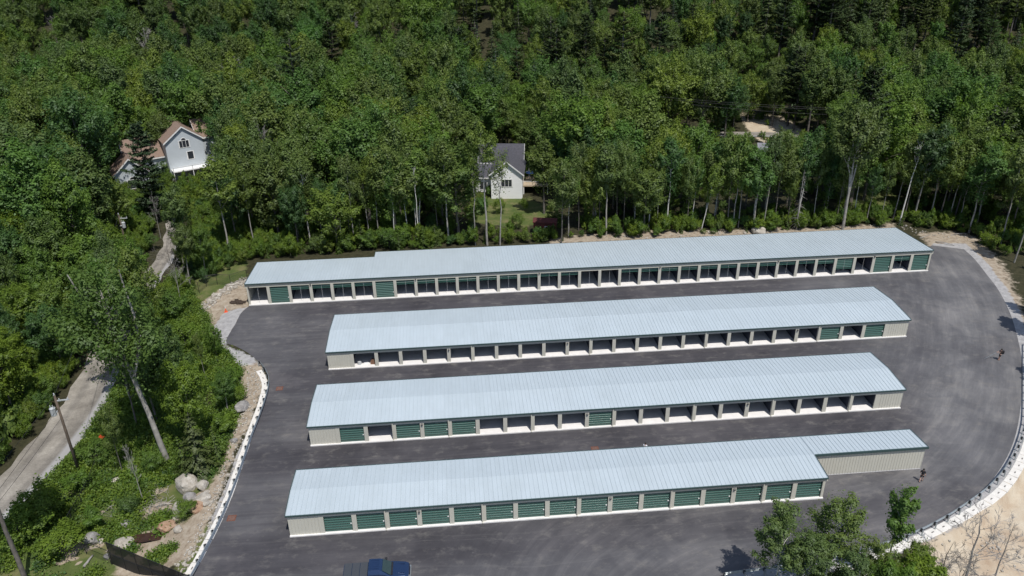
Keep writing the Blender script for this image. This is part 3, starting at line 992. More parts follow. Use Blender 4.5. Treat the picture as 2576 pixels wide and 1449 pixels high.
def broadleaf(seed, h, cr, base, ncl, nleaf, ls, trunk_r=.16, clr=.34, lean=0.0, twigs=True, fork=False, gap=0.0, flat=.75):
    r = np.random.RandomState(seed)
    t = MB()
    cz = h * (base + 1) / 2; az = h * (1 - base) / 2
    # clump centres
    cc = []
    tries = 0
    while len(cc) < ncl and tries < 5000:
        tries += 1
        v = unit(r, 1)[0]; rad = r.uniform(.35, .9)
        prof = 1.0 - .25 * max(0, v[2])
        p = np.array([v[0] * cr * rad * prof, v[1] * cr * rad * prof, cz + v[2] * az * rad])
        if v[2] < -.55 and r.rand() < .6: continue
        if all(np.linalg.norm((p - q) / np.array([1, 1, 1.0])) > cr * clr * .62 for q, _ in cc):
            cc.append((p, cr * clr * r.uniform(.7, 1.2)))
    # trunk
    lx = lean * h
    zt = np.linspace(-.4, h * .82, 7)
    tp = [(lx * (max(0, z) / h) + r.normal() * .012 * z, r.normal() * .012 * z, z) for z in zt]
    t.tube(tp, list(np.interp(zt, [-.4, h * .82], [trunk_r * 1.25, trunk_r * .25])), 7, cap=False)

    def tpt(z):
        return np.array([np.interp(z, zt, [p[i] for p in tp]) for i in range(3)])
    if fork:
        for s in (-1, 1):
            limb(r, t, tpt(h * .3), (s * cr * .45 + lx * .8, r.normal() * .5, h * .9), trunk_r * .8, trunk_r * .2, 6, 6, .05)
    for p, cr_ in cc[::2] if len(cc) > 26 else cc:
        zz = max(h * base * .85, p[2] - np.hypot(p[0], p[1]) * r.uniform(.5, 1.0) - .3)
        q = p + np.array([lx * p[2] / h, 0, 0])
        limb(r, t, tpt(min(zz, h * .78)), q, trunk_r * .30, .02, 4, 4)
    V = []
    per = max(20, nleaf // max(1, len(cc)))
    for p, rc in cc:
        n = int(per * (rc / (cr * clr)) ** 2)
        d = unit(r, n); d[:, 2] = np.where(d[:, 2] < -.35, -d[:, 2], d[:, 2])
        rad = rc * r.uniform(.35, 1.08, n) ** .6
        # star-like sprays make the clump outline uneven
        rad *= 1 + .28 * np.sin(d[:, 0] * 7 + p[0]) * np.cos(d[:, 1] * 6 + p[1] * 2)
        # each clump is a spray that fans outward and up
        ax = np.array([p[0], p[1], 0.]) / cr * .9 + np.array([0, 0, .75]) + r.normal(size=3) * .18
        ax /= np.linalg.norm(ax)
        off = d * rad[:, None]
        al = off @ ax
        c = p + (off - al[:, None] * ax) * .72 * (1.12 - .42 * (al / rc))[:, None] + (al * 1.55)[:, None] * ax
        c[:, 0] += lx * c[:, 2] / h
        c[:, 2] -= .12 * rc * np.abs(r.normal(size=n))
        nr = d * .8 + unit(r, n) * .6 + np.array([0, 0, .5]); nr /= np.linalg.norm(nr, axis=1)[:, None]
        big = (c - np.array([0, 0, cz - az * .35])) / np.array([cr, cr, az]); big /= np.linalg.norm(big, axis=1)[:, None] + 1e-9
        V.append(cards(r, c, nr, ls, 1.0, d * .8 + big * .55 + np.array([0, 0, .15])))
    # loose stray leaves between clumps
    n = nleaf // 8
    d = unit(r, n); rr = r.uniform(.2, 1.02, n) ** .5
    c = np.array([0, 0, cz]) + d * rr[:, None] * np.array([cr * .85, cr * .85, az])
    c[:, 0] += lx * c[:, 2] / h
    V.append(cards(r, c, unit(r, n), ls * .85))
    return t, np.concatenate(V)


def pine(seed, h, br, base, nleaf, ls, wh=11, plume=1.0):
    """white pine: irregular tiers of long horizontal plumes"""
    r = np.random.RandomState(seed)
    t = MB(); V = []
    zt = np.linspace(-.4, h * .97, 8)
    t.tube([(r.normal() * .004 * z, r.normal() * .004 * z, z) for z in zt], list(np.linspace(.26, .04, 8) * h / 20), 7, cap=False)
    nb_tot = 0
    z = h * base
    lev = []
    while z < h * .96:
        lev.append(z); z += h * (1 - base) / wh * r.uniform(.7, 1.2)
    brs = []
    for z in lev:
        s = (z / h - base) / (1 - base)
        R = br * (math.sin(min(1, (s + .18) * 1.25) * math.pi * .5) if s < .35 else 1.0) * (1.08 - s) ** .75
        nb = r.randint(5, 8)
        a0 = r.uniform(0, 6.28)
        for k in range(nb):
            a = a0 + k * 6.283 / nb + r.uniform(-.35, .35)
            Lb = R * r.uniform(.55, 1.2)
            if Lb < .4: Lb = .4
            brs.append((z + r.uniform(-.25, .25), a, Lb, s))
    tot = sum(b[2] for b in brs)
    for (z, a, Lb, s) in brs:
        dx, dy = math.cos(a), math.sin(a)
        rise = Lb * (.05 + .42 * s) + .1
        p1 = np.array([dx * Lb, dy * Lb, z + rise])
        t.tube([(0, 0, z), (dx * Lb * .5, dy * Lb * .5, z + rise * .25), tuple(p1)], [.05 * h / 20 + .02, .03, .012], 4, cap=False)
        n = int(nleaf * Lb / tot)
        u = r.uniform(.18, 1.05, n) ** .8
        wdt = Lb * (.30 * plume) * np.sin(np.clip(u, 0, 1) * 2.6 + .25)
        sd_ = r.normal(size=n) * .5
        zz = z + rise * (u ** 1.6) + np.abs(r.normal(size=n)) * .10 * plume + .05
        # tufts gather in bunches along the branch
        u2 = u + .035 * np.sin(u * 26)
        c = np.stack([dx * Lb * u2 - dy * sd_ * wdt, dy * Lb * u2 + dx * sd_ * wdt, zz - .12 * np.abs(sd_)], 1)
        nr = np.array([0, 0, 1.]) + unit(r, n) * .62; nr /= np.linalg.norm(nr, axis=1)[:, None]
        V.append(cards(r, c, nr, ls, .62, np.stack([-dy * sd_ * .9 + dx * (u - .4) * .6, dx * sd_ * .9 + dy * (u - .4) * .6, .8 + 0 * u], 1)))
    return t, np.concatenate(V)


def spruce(seed, h, br, base, nleaf, ls, wh=22):
    r = np.random.RandomState(seed)
    t = MB(); V = []
    t.tube([(0, 0, -.4), (0, 0, h * .5), (0, 0, h)], [.16 * h / 10, .09 * h / 10, .015], 6, cap=False)
    brs = []
    for i in range(wh):
        s = (i + r.uniform(0, .6)) / wh
        z = h * (base + (1 - base) * s)
        R = br * (1 - s) ** .85 * r.uniform(.82, 1.15) + .12
        nb = r.randint(5, 8)
        for k in range(nb):
            brs.append((z, r.uniform(0, 6.28), R * r.uniform(.7, 1.15), s))
    tot = sum(b[2] for b in brs)
    for (z, a, Lb, s) in brs:
        dx, dy = math.cos(a), math.sin(a)
        n = max(5, int(nleaf * Lb / tot))
        u = r.uniform(.1, 1.05, n) ** .7
        wdt = Lb * .26 * (1.1 - u)
        sd_ = r.normal(size=n)
        zz = z - Lb * .28 * u + Lb * .12 * u ** 3
        c = np.stack([dx * Lb * u - dy * sd_ * wdt, dy * Lb * u + dx * sd_ * wdt, zz - np.abs(sd_) * .08 * Lb], 1)
        nr = np.array([dx * .35, dy * .35, .8]) + unit(r, n) * .55; nr /= np.linalg.norm(nr, axis=1)[:, None]
        V.append(cards(r, c, nr, ls, .7, np.stack([dx * .7 - dy * sd_ * .3, dy * .7 + dx * sd_ * .3, .6 + 0 * u], 1)))
    return t, np.concatenate(V)


def bare(seed, h, spread, depth=5, r0=.14, upright=.55, start=.35, nmain=8, k=4, tw=.017):
    r = np.random.RandomState(seed)
    b = MB()
    tr = [(r.normal() * .01 * z, r.normal() * .01 * z, z) for z in np.linspace(-.4, h * .9, 6)]
    b.tube(tr, list(np.linspace(r0 * 1.2, r0 * .15, 6)), 6, cap=False)

    def grow(p, d, L_, rad, lv):
        d = d / np.linalg.norm(d)
        q = p + d * L_
        m_ = p + d * L_ * .5 + r.normal(size=3) * L_ * .06
        b.tube([p, m_, q], [rad, rad * .8, rad * .55], k if lv > 1 else 3, cap=False)
        if lv <= 0: return
        for _ in range(r.randint(2, 4)):
            nd = d + r.normal(size=3) * .48 + np.array([0, 0, .16 * upright])
            grow(p + (q - p) * r.uniform(.45, 1.0), nd, L_ * r.uniform(.55, .82), max(tw, rad * .6), lv - 1)
    for i in range(nmain):
        s = start + (1 - start) * i / nmain * .85
        z = h * .9 * s
        a = r.uniform(0, 6.28)
        d = np.array([math.cos(a), math.sin(a), upright * 2 * (0.6 + s)])
        p = np.array([np.interp(z, [q[2] for q in tr], [q[j] for q in tr]) for j in range(3)])
        grow(p, d, spread * r.uniform(.5, .8) * (1.15 - s * .6), r0 * .38 * (1.2 - s), depth - 1)
    return b


def dead_spruce(seed, h, br):
    r = np.random.RandomState(seed)
    b = MB()
    b.tube([(0, 0, -.3), (0.1, 0, h * .5), (0, .1, h)], [.13, .08, .015], 6, cap=False)
    for i in range(90):
        s = r.uniform(.08, .97); z = h * s; a = r.uniform(0, 6.28); L_ = br * (1.1 - s) * r.uniform(.4, 1.1)
        d = np.array([math.cos(a), math.sin(a), 0])
        b.tube([(0, 0, z), tuple(d * L_ * .6 + [0, 0, z - .1 * L_]), tuple(d * L_ + [0, 0, z - .35 * L_])], [.022, .015, .008], 3, cap=False)
    return b


PROTO = {}


def reg(key, t, V, bark, leaf, single=False):
    cn = np.concatenate(CN); CN.clear()
    """single: trunk and leaves in one mesh (far trees); else two meshes"""
    if single:
        b = MB(); b.v = list(t.v); b.f = list(t.f); b.mi = [0] * len(t.f); b.n = t.n; b.cur = 1
        b.quads(V); b.cn = cn
        PROTO[key] = (b.mesh(key, [M[bark], M[leaf]]),)
    else:
        lb = MB(); lb.quads(V); lb.cn = cn
        PROTO[key] = (t.mesh('trunk', M[bark], True), lb.mesh('crown', M[leaf]))


# far ones: one mesh each
for i in range(6):
    rr = random.Random(i)
    t, V = broadleaf(100 + i, 15, [3.6, 3.0, 4.2, 2.6, 4.6, 3.3][i], [.16, .22, .14, .25, .2, .12][i], [46, 40, 58, 34, 64, 52][i], 11000, .165, .15, [.30, .32, .26, .36, .24, .28][i])
    reg('far_broadleaf%d' % i, t, V, 'bark', ['leaf', 'leaf', 'leaf', 'leaf_olive', 'leaf', 'leaf_olive'][i], True)
for i in range(4):
    t, V = pine(200 + i, 22, [4.6, 4.0, 5.2, 4.4][i], [.22, .28, .15, .32][i], 11000, .24, [13, 14, 12, 11][i], 1.4)
    reg('far_pine%d' % i, t, V, 'bark', 'needle', True)
for i in range(3):
    t, V = spruce(300 + i, 15, [2.6, 2.2, 3.0][i], .08, 4200, .20)
    reg('far_spruce%d' % i, t, V, 'bark', 'needle', True)
# nearer ones: trunk + crown, finer leaves
for i in range(6):
    t, V = broadleaf(400 + i, 15, [3.4, 2.8, 3.8, 2.5, 3.1, 4.0][i], [.18, .28, .16, .36, .22, .2][i], [52, 42, 60, 34, 46, 64][i], 16000, .145, .15, [.28, .32, .25, .36, .28, .25][i], lean=[0, .03, -.02, .05, -.04, .02][i])
    reg('broadleaf%d' % i, t, V, ['bark', 'bark_pale', 'bark', 'bark_pale', 'bark', 'bark'][i], ['leaf', 'leaf_bright', 'leaf', 'leaf_olive', 'leaf', 'leaf_bright'][i])
for i in range(4):     # slender forest-edge stems with long bare trunks
    t, V = broadleaf(500 + i, 16, [2.5, 2.0, 2.9, 2.2][i], [.34, .42, .30, .38][i], [26, 20, 30, 22][i], 6500, .15, .11, .42, lean=[.02, -.03, .0, .04][i])
    reg('slender%d' % i, t, V, ['bark_pale', 'bark_pale', 'bark', 'bark_white'][i], ['leaf', 'leaf_olive', 'leaf_olive', 'leaf'][i])
for i in range(3):
    t, V = pine(600 + i, 20, [4.0, 3.4, 4.5][i], [.16, .22, .12][i], 17000, .24, [17, 18, 16][i], 1.7)
    reg('pine%d' % i, t, V, 'bark', 'needle')
for i in range(3):
    t, V = spruce(700 + i, 8, [1.9, 1.5, 2.2][i], .04, 4200, .15, 20)
    reg('spruce%d' % i, t, V, 'bark', ['needle', 'needle_bright', 'needle_bright'][i])
for i in range(4):     # low leafy shrubs / saplings
    t, V = broadleaf(800 + i, 4, [1.6, 1.3, 1.9, 1.1][i], [.08, .1, .05, .2][i], [16, 12, 20, 9][i], 3800, .088, .04, [.40, .44, .36, .48][i])
    reg('shrub%d' % i, t, V, 'bark', ['leaf_bright', 'leaf', 'leaf_bright', 'leaf_bright'][i])
for i in range(4):
    PROTO['bare%d' % i] = (bare(900 + i, 13, [3.2, 3.6, 2.8, 4.2][i], 5, .13, [.6, .45, .9, .35][i]).mesh('bare', M[['bark_grey', 'bark_grey', 'bark_pale', 'bark'][i]]),)
for i in range(2):
    PROTO['snag%d' % i] = (bare(920 + i, 15, 2.2, 3, .12, 1.0, .72, 5).mesh('snag', M['bark_white']),)
for i in range(2):
    PROTO['dead_spruce%d' % i] = (dead_spruce(930 + i, 11, 2.0).mesh('dead_spruce', M['bark_grey']),)
# sparse foreground birch crowns seen from above
for i in range(3):
    t, V = broadleaf(940 + i, 13, [2.6, 2.3, 2.9][i], [.34, .4, .3][i], [44, 34, 50][i], 9500, .095, .085, [.25, .28, .23][i])
    reg('birch%d' % i, t, V, 'bark_white', 'leaf_olive')
t, V = broadleaf(960, 16, 2.3, .46, 16, 1000, .15, .13, .40)
reg('ash0', t, V, 'bark_pale', 'leaf_olive')
t, V = broadleaf(950, 13, 1.35, .45, 18, 6500, .11, .10, .42, flat=.8)
reg('poplar0', t, V, 'bark_pale', 'leaf')
t, V = broadleaf(951, 17, 4.0, .50, 40, 10000, .20, .22, .28, fork=True)
reg('maple0', t, V, 'bark_pale', 'leaf_olive')
t, V = broadleaf(953, 17, 4.0, .50, 40, 10000, .20, .22, .28, fork=False)
reg('maple1', t, V, 'bark', 'leaf_olive')
t, V = broadleaf(961, 20, 3.0, .64, 22, 4200, .16, .16, .34)
reg('ash1', t, V, 'bark_pale', 'leaf_olive')
t, V = broadleaf(952, 17, 3.5, .32, 46, 13000, .115, .20, .30, lean=-.16, fork=True)
reg('leaning0', t, V, 'bark_pale', 'leaf_mid')

BASEH = dict(far_broadleaf=15, far_pine=22, far_spruce=15, broadleaf=15, slender=16, pine=20, spruce=8, shrub=4, bare=13, snag=15, dead_spruce=11, birch=13, poplar=13, maple=17, leaning=17, ash=16)
R = random.Random(7)


def plant(key, x, y, h, name, label, cat, group=None, rz=None, wide=1.0, tilt=None, z=None):
    base = key.rstrip('0123456789')
    s = h / (20 if key == 'ash1' else BASEH[base])
    meshes = PROTO[key]
    zz = (tz(x, y) if z is None else z) - .05
    rz = R.uniform(0, 6.28) if rz is None else rz
    if len(meshes) == 1:
        root = bpy.data.objects.new(name, meshes[0]); COL.objects.link(root)
    else:
        root = bpy.data.objects.new(name, None); root.empty_display_size = .2; COL.objects.link(root)
        for nme, me in zip(('trunk', 'crown'), meshes):
            o = bpy.data.objects.new(nme, me); COL.objects.link(o); o.parent = root
    root.location = (x, y, zz)
    root.rotation_euler = (tilt[0] if tilt else R.uniform(-.03, .03), tilt[1] if tilt else R.uniform(-.03, .03), rz)
    root.scale = (s * wide, s * wide, s)
    return tag(root, label, cat, group)


def height_for(x, y, topdy):
    """tree height so that its tip shows at display row topdy"""
    lo, hi = 0.3, 45
    z0 = tz(x, y)
    for _ in range(30):
        m_ = (lo + hi) / 2
        if proj(x, y, z0 + m_)[1] > topdy: lo = m_
        else: hi = m_
    return lo


PLANTED = []


def put(key, bx, by, top, name, label, cat, group=None, wide=1.0, rz=None, tilt=None):
    p = g(bx, by)
    h = height_for(p.x, p.y, top)
    PLANTED.append((p.x, p.y))
    return plant(key, p.x, p.y, h, name, label, cat, group, rz, wide, tilt)

# ------------------------------------------------------------------ hand-placed trees
FE = 'at the forest edge behind the far storage row'
# (key, base x, base y, top y, name, label, category, group, width)
put('snag0', 1057, 618, 398, 'birch_tree', 'straight white birch trunk with bare forked tip, left of the white house', 'birch tree', wide=.8)
put('slender3', 1763, 582, 400, 'birch_tree', 'leaning white birch behind the middle of the far storage row', 'birch tree', tilt=(.02, .10), rz=0, wide=.9)
put('maple0', 2120, 577, 268, 'maple_tree', 'maple with pale forked trunk and olive crown behind the far row at right', 'maple tree', rz=.3, wide=.85)
put('snag1', 2262, 566, 335, 'birch_tree', 'white birch with bare dead top right of the tall forked maple', 'birch tree', tilt=(0, .08), rz=.5)
put('dead_spruce0', 2003, 578, 425, 'dead_spruce', 'grey dead spruce with drooping bare branches left of the forked maple', 'dead tree')
put('dead_spruce1', 888, 592, 500, 'dead_spruce', 'small grey dead spruce behind the left part of the far row', 'dead tree')
put('snag0', 566, 540, 358, 'dead_birch', 'white dead birch with forked bare top right of the blue-grey house', 'dead tree', rz=2.0, wide=1.2)
put('bare0', 690, 520, 290, 'bare_tree', 'leafless grey tree with spreading twigs between the two houses', 'bare tree', wide=.8)
put('ash1', 1226, 617, 325, 'ash_tree', 'tall ash whose crown hides the dark roof of the white house', 'tree', wide=1.05)
put('ash0', 1258, 617, 372, 'ash_tree', 'clump-trunked ash with thin crown standing right before the white house', 'tree', wide=.9)
put('ash0', 1196, 617, 392, 'ash_tree', 'slimmer ash trunk beside the clump-trunked ash before the white house', 'tree', wide=.7)
put('slender1', 1130, 612, 340, 'ash_tree', 'tall thin-crowned ash left of the white house', 'tree', wide=1.1)
put('pine2', 395, 560, 306, 'pine_tree', 'dark bushy pine standing before the blue-grey house', 'pine tree', wide=1.0)
put('bare3', 440, 716, 590, 'bare_tree', 'leafless grey shrub-like tree beside the gravel road bend', 'bare tree', wide=1.0)
put('bare1', 405, 600, 480, 'bare_tree', 'tall leafless tree between the road and the dark pine', 'bare tree', wide=.5)
put('bare2', 395, 222, 52, 'bare_tree', 'pale leafless tree rising from the forest at upper left', 'bare tree', wide=1.2)
put('bare1', 612, 312, 138, 'bare_tree', 'brown-grey leafless tree above the blue-grey house', 'bare tree')
put('bare2', 2510, 330, 225, 'bare_tree', 'greyish leafless tree at the upper right edge of the forest', 'bare tree', wide=1.3)
put('bare0', 960, 250, 165, 'bare_tree', 'faint grey leafless tree among the upper middle woods', 'bare tree')
put('bare1', 890, 130, 20, 'bare_tree', 'leafless tree near the top edge left of centre', 'bare tree')
put('bare3', 1490, 430, 320, 'dead_birch', 'bare white-limbed birch just right of the white house', 'dead tree')
put('bare0', 2570, 190, 80, 'bare_tree', 'small leafless tree in the top right corner', 'bare tree')

put('bare0', 1100, 200, 120, 'bare_tree', 'greyish bare tree between the narrow pointed pine and the pine group', 'bare tree', wide=1.2)
put('bare2', 150, 130, 30, 'bare_tree', 'thin bare tree near the top left corner', 'bare tree')
put('bare1', 800, 395, 300, 'bare_tree', 'brownish bare tree right of the great white pine', 'bare tree', wide=1.1)
put('bare3', 1730, 350, 285, 'dead_birch', 'pale bare birch at the left end of the thin wires', 'dead tree')

put('shrub1', 1352, 596, 566, 'shrub', 'shrub screening the left side of the red shed', 'shrub', wide=1.3)
put('spruce1', 1392, 598, 560, 'young_spruce', 'young spruce before the right side of the red shed', 'spruce tree', wide=1.3)
put('slender2', 1412, 612, 395, 'ash_tree', 'leafy ash added to shade the red shed', 'tree', wide=1.1)  # tree added in front of the shed to cast shade on it
# big pines
for (k, bx, by, top, wd, lab) in [
        ('far_pine2', 758, 345, 85, 1.1, 'great white pine with layered plumes above the gap between the houses'),
        ('far_pine0', 1400, 300, 62, 1.25, 'broad white pine, left one of the tall group above the white house'),
        ('far_pine2', 1560, 285, 18, 1.15, 'tallest white pine of the group above and right of the white house'),
        ('far_pine1', 1470, 250, 30, 1.1, 'white pine standing behind the tall pine group above the white house'),
        ('far_pine3', 1650, 230, 24, 1.1, 'dark white pine at the right end of the tall pine group'),
        ('far_pine0', 1730, 190, 5, 1.2, 'white pine near the top edge right of the tall pine group'),
        ('far_pine2', 2170, 150, -30, 1.2, 'dark wide-armed white pine at the top edge, right of centre'),
        ('far_pine1', 2290, 170, -20, 1.2, 'dark white pine beside the wide-armed one at top right'),
        ('far_pine3', 1010, 190, 55, .9, 'narrow pointed pine in the upper middle woods'),
        ('far_pine0', 960, 230, 82, .8, 'small dark pine left of the narrow pointed one'),
        ('far_pine2', 1300, 180, 40, 1.0, 'dark pine left of the tall pine group near the top'),
        ('far_pine1', 2440, 160, -10, 1.1, 'dark pine in the top right corner of the woods')]:
    put(k, bx, by, top, 'white_pine', lab, 'pine tree', wide=wd)

# strip of wood between the gravel road and the lot
ST = [('leaning0', 425, 1165, 625, 'leaning_maple', 'big two-stemmed leaning maple right of the gravel road, largest tree there', .95, 0.15),
      ('broadleaf0', 330, 985, 655, 'broadleaf_tree', 'leafy tree behind the leaning maple beside the gravel road', .95, None),
      ('broadleaf2', 372, 880, 600, 'broadleaf_tree', 'dense rounded tree hiding the middle of the gravel road', .85, None),
      ('broadleaf4', 300, 850, 590, 'broadleaf_tree', 'green tree on the far side of the big leaning maple, leftmost over the road', .8, None),
      ('broadleaf5', 500, 1130, 905, 'broadleaf_tree', 'bright bushy tree between the leaning maple and the block wall', .95, None),
      ('broadleaf1', 575, 1040, 935, 'young_maple', 'bright yellow-green young maple near the top of the left block wall', 1.2, None),
      ('broadleaf0', 455, 1040, 800, 'broadleaf_tree', 'full green tree uphill of the leaning maple', .9, None),
      ('broadleaf2', 395, 1060, 830, 'broadleaf_tree', 'dark green tree filling the gap under the leaning maple', .9, None),
      ('bare1', 330, 1010, 700, 'bare_tree', 'bare branching tree reaching over the gravel road', .75, None),
      ('bare3', 345, 1075, 830, 'bare_tree', 'bare spreading tree under the leaning maple', .8, None),
      ('slender2', 310, 1195, 1010, 'slim_tree', 'slim tree with pale stem right of the utility pole', .7, None),
      ('bare2', 362, 1265, 1100, 'dead_tree', 'leaning dead stem right of the slim pale tree', .5, None),
      ('spruce0', 505, 1195, 1040, 'spruce_tree', 'largest spruce of the trio above the big boulders', 1.15, None),
      ('spruce2', 468, 1190, 1095, 'spruce_tree', 'shorter spruce left in the trio above the big boulders', 1.0, None),
      ('spruce1', 550, 1160, 1070, 'spruce_tree', 'narrow spruce right in the trio above the big boulders', 1.0, None),
      ('shrub1', 548, 905, 800, 'sapling', 'thin tall sapling standing on the pale gravel near the traffic cones', .55, None),
      ('slender1', 520, 960, 830, 'slim_tree', 'thin pale-stemmed tree left of the gravel patch', .6, None),
      ('shrub0', 575, 985, 925, 'shrub', 'green shrub hiding the edge of the gravel patch', 1.2, None),
      ('shrub2', 470, 880, 810, 'shrub', 'leafy shrub left of the tall sapling', 1.3, None),
      ('shrub0', 440, 800, 735, 'shrub', 'leafy shrub at the bend of the gravel road', 1.4, None),
      ('broadleaf5', 265, 820, 640, 'broadleaf_tree', 'green tree left of the road above the grassy verge', .9, None),
      ('shrub2', 590, 1020, 975, 'shrub', 'yellow-green shrub touching the left block wall top', 1.2, None),
      ('shrub3', 560, 1100, 1045, 'shrub', 'bright shrub right of the spruce trio', 1.4, None),
      ('shrub0', 385, 1190, 1140, 'shrub', 'bright shrub at the foot of the leaning maple', 1.2, None),
      ('shrub2', 250, 1165, 1110, 'shrub', 'bright shrub beside the chain-link fence near the utility pole', 1.4, None),
      ('shrub0', 205, 1235, 1185, 'shrub', 'bright shrub at the foot of the utility pole', 1.5, None),
      ('shrub2', 120, 1300, 1230, 'shrub', 'leafy shrub on the verge below the gravel road', 1.6, None),
      ('shrub0', 60, 1370, 1290, 'shrub', 'leafy shrub low on the left under the dark trunk', 1.8, None),
      ('shrub2', 160, 1400, 1340, 'shrub', 'leafy shrub left of the dark screened fence', 1.7, None),
      ('shrub1', 330, 1290, 1245, 'shrub', 'small shrub left of the round boulders', 1.4, None),
      ('shrub2', 470, 1300, 1265, 'shrub', 'low shrub below the round boulders', 1.5, None),
      ('shrub3', 245, 1330, 1280, 'shrub', 'green shrub inside the chain-link fence at lower left', 1.4, None)]
for (k, bx, by, top, nm, lab, wd, rz) in ST:
    put(k, bx, by, top, nm, lab, 'shrub' if nm in ('shrub', 'sapling') else ('bare tree' if 'bare' in nm or 'dead' in nm else ('spruce tree' if 'spruce' in nm else 'tree')), wide=wd, rz=rz)

for (k, bx, by, top, nm, lab, wd) in [
        ('broadleaf3', 478, 715, 560, 'broadleaf_tree', 'bright tree right of the gravel road bend', 1.0),
        ('broadleaf1', 352, 770, 590, 'broadleaf_tree', 'airy bright tree left of the gravel road bend', 1.1),
        ('broadleaf5', 300, 720, 560, 'broadleaf_tree', 'bright tree under the distant pole with the white transformer', 1.0),
        ('broadleaf1', 520, 700, 560, 'broadleaf_tree', 'yellow-green tree behind the short fence by the far row', 1.0),
        ('shrub2', 415, 770, 715, 'shrub', 'leafy shrub on the edge of the gravel road bend', 1.2),
        ('bare1', 455, 760, 640, 'bare_tree', 'grey leafless shrub-like tree right of the road bend', .9)]:
    put(k, bx, by, top, nm, lab, 'shrub' if nm == 'shrub' else ('bare tree' if nm == 'bare_tree' else 'tree'), wide=wd)

# foreground trees beyond the right guard rail: their feet stand below the frame
FG = [('birch0', 1988, 1262, 50.0, 'birch_tree', 'feathery birch, leftmost of the foreground trees below the guard rail', 1.15),
      ('birch2', 2122, 1238, 50.8, 'birch_tree', 'tallest olive birch with a white stem in the foreground', 1.1),
      ('birch1', 2060, 1330, 48.2, 'birch_tree', 'lower birch in front of the tallest foreground birch', 1.2),
      ('poplar0', 2292, 1216, 51.0, 'poplar_tree', 'narrow dark green poplar tip rising before the curving guard rail', 1.0),
      ('birch0', 2222, 1345, 48.8, 'birch_tree', 'olive birch crown in the middle of the foreground trees', 1.0),
      ('birch1', 2322, 1350, 49.6, 'birch_tree', 'birch crown just below the narrow poplar tip', 1.0),
      ('birch2', 2180, 1400, 46.4, 'birch_tree', 'birch crown at the very bottom between the others', 1.2),
      ('broadleaf1', 2325, 1395, 47.0, 'broadleaf_tree', 'bright green bushy tree at the bottom edge beside the sand', 1.3),
      ('broadleaf5', 2262, 1415, 45.6, 'broadleaf_tree', 'yellow-green bushy tree at the bottom edge between the birches', 1.0),
      ('bare1', 2492, 1275, 51.0, 'bare_tree', 'leafless tree with long limbs over the sandy bank', 1.25),
      ('bare3', 2400, 1345, 50.0, 'bare_tree', 'low leafless sapling on the sandy bank', 1.0),
      ('bare0', 2560, 1290, 52.0, 'bare_tree', 'leafless tree at the right edge of the sandy bank', .9),
      ('bare2', 2450, 1370, 49.5, 'bare_tree', 'thin leafless sapling in the middle of the sandy bank', .8)]
for (k, tx, ty, Y, nm, lab, wd) in FG:
    rx, ry, rz_ = ray(tx, ty); t_ = Y / ry
    x, y, zt_ = rx * t_, Y, H + rz_ * t_
    plant(k, x, y, zt_ - tz(x, y), nm, lab, 'shrub' if nm == 'shrub' else ('bare tree' if nm == 'bare_tree' else 'tree'), wide=wd)
plant('shrub2', 49.6, 48.3, 1.9, 'shrub', 'dark green shrub in the bottom right corner', 'shrub', wide=1.4)
plant('shrub3', 39.0, 50.6, .9, 'shrub', 'small weed-like shrub on the sand near the blocks', 'shrub', wide=1.0)
q_ = g(66, 1462); plant('maple1', q_.x, q_.y, 25, 'maple_tree', 'tall tree whose long dark trunk rises out of the bottom left corner', 'tree', wide=.62, tilt=(0, 0), rz=1.2)
# trees just outside the right edge, whose shadows fall on the asphalt
for (k, x, y, h) in [('far_pine1', 75.4, 92.5, 17), ('far_pine3', 70.4, 79.0, 18), ('far_pine1', 67.6, 73.0, 15), ('far_pine3', 64.5, 66.0, 13), ('far_pine1', 78.5, 98.5, 14)]:
    plant(k, x, y, h, 'pine_tree', 'pine beyond the right edge whose feathery shadow falls across the asphalt loop', 'pine tree', 'pines shading the asphalt loop from the right')

# ------------------------------------------------------------------ the forest
CLEAR = [tuple(g(*p)[:2]) for p in [(452, 800), (480, 730), (560, 690), (640, 655), (940, 630), (1500, 600), (2255, 566), (2330, 570), (2410, 578), (2480, 600), (2545, 660), (2600, 760)]]
CLEAR += [(80, 78), (73, 60), (60, 44), (60, 20), (-60, 20), (-62, 52)] + [tuple(g(*p)[:2]) for p in [(-60, 1500), (-60, 1230), (90, 1080), (190, 975), (240, 860), (330, 700), (412, 660), (425, 630), (452, 630), (458, 670), (440, 760)]]
# image areas where something behind must stay visible: (x0, y0, x1, y1, depth of the thing)
KEEP = [(335, 305, 503, 408, 158), (300, 350, 348, 465, 158), (1228, 400, 1322, 502, 157), (1305, 365, 1328, 395, 157), (1215, 508, 1330, 535, 142), (1885, 335, 1945, 350, 198),
        (2170, 440, 2235, 520, 150), (1650, 240, 2080, 290, 190), (300, 525, 335, 610, 134), (415, 640, 445, 700, 110),
        (150, 990, 235, 1200, 68), (1860, 575, 2000, 600, 132), (490, 655, 620, 740, 115), (0, 1000, 200, 1240, 76)]
OPENP = [(245, 960), (275, 860), (380, 690), (470, 690), (620, 665), (640, 655), (940, 632), (2255, 570), (2350, 596), (2440, 600), (2530, 690), (2580, 800), (2700, 1449), (-100, 1449), (-100, 1330), (70, 1180), (160, 1060)]


def nz(x, y, s, k): return float(noise2(np.array([x]), np.array([y]), s, k)[0])


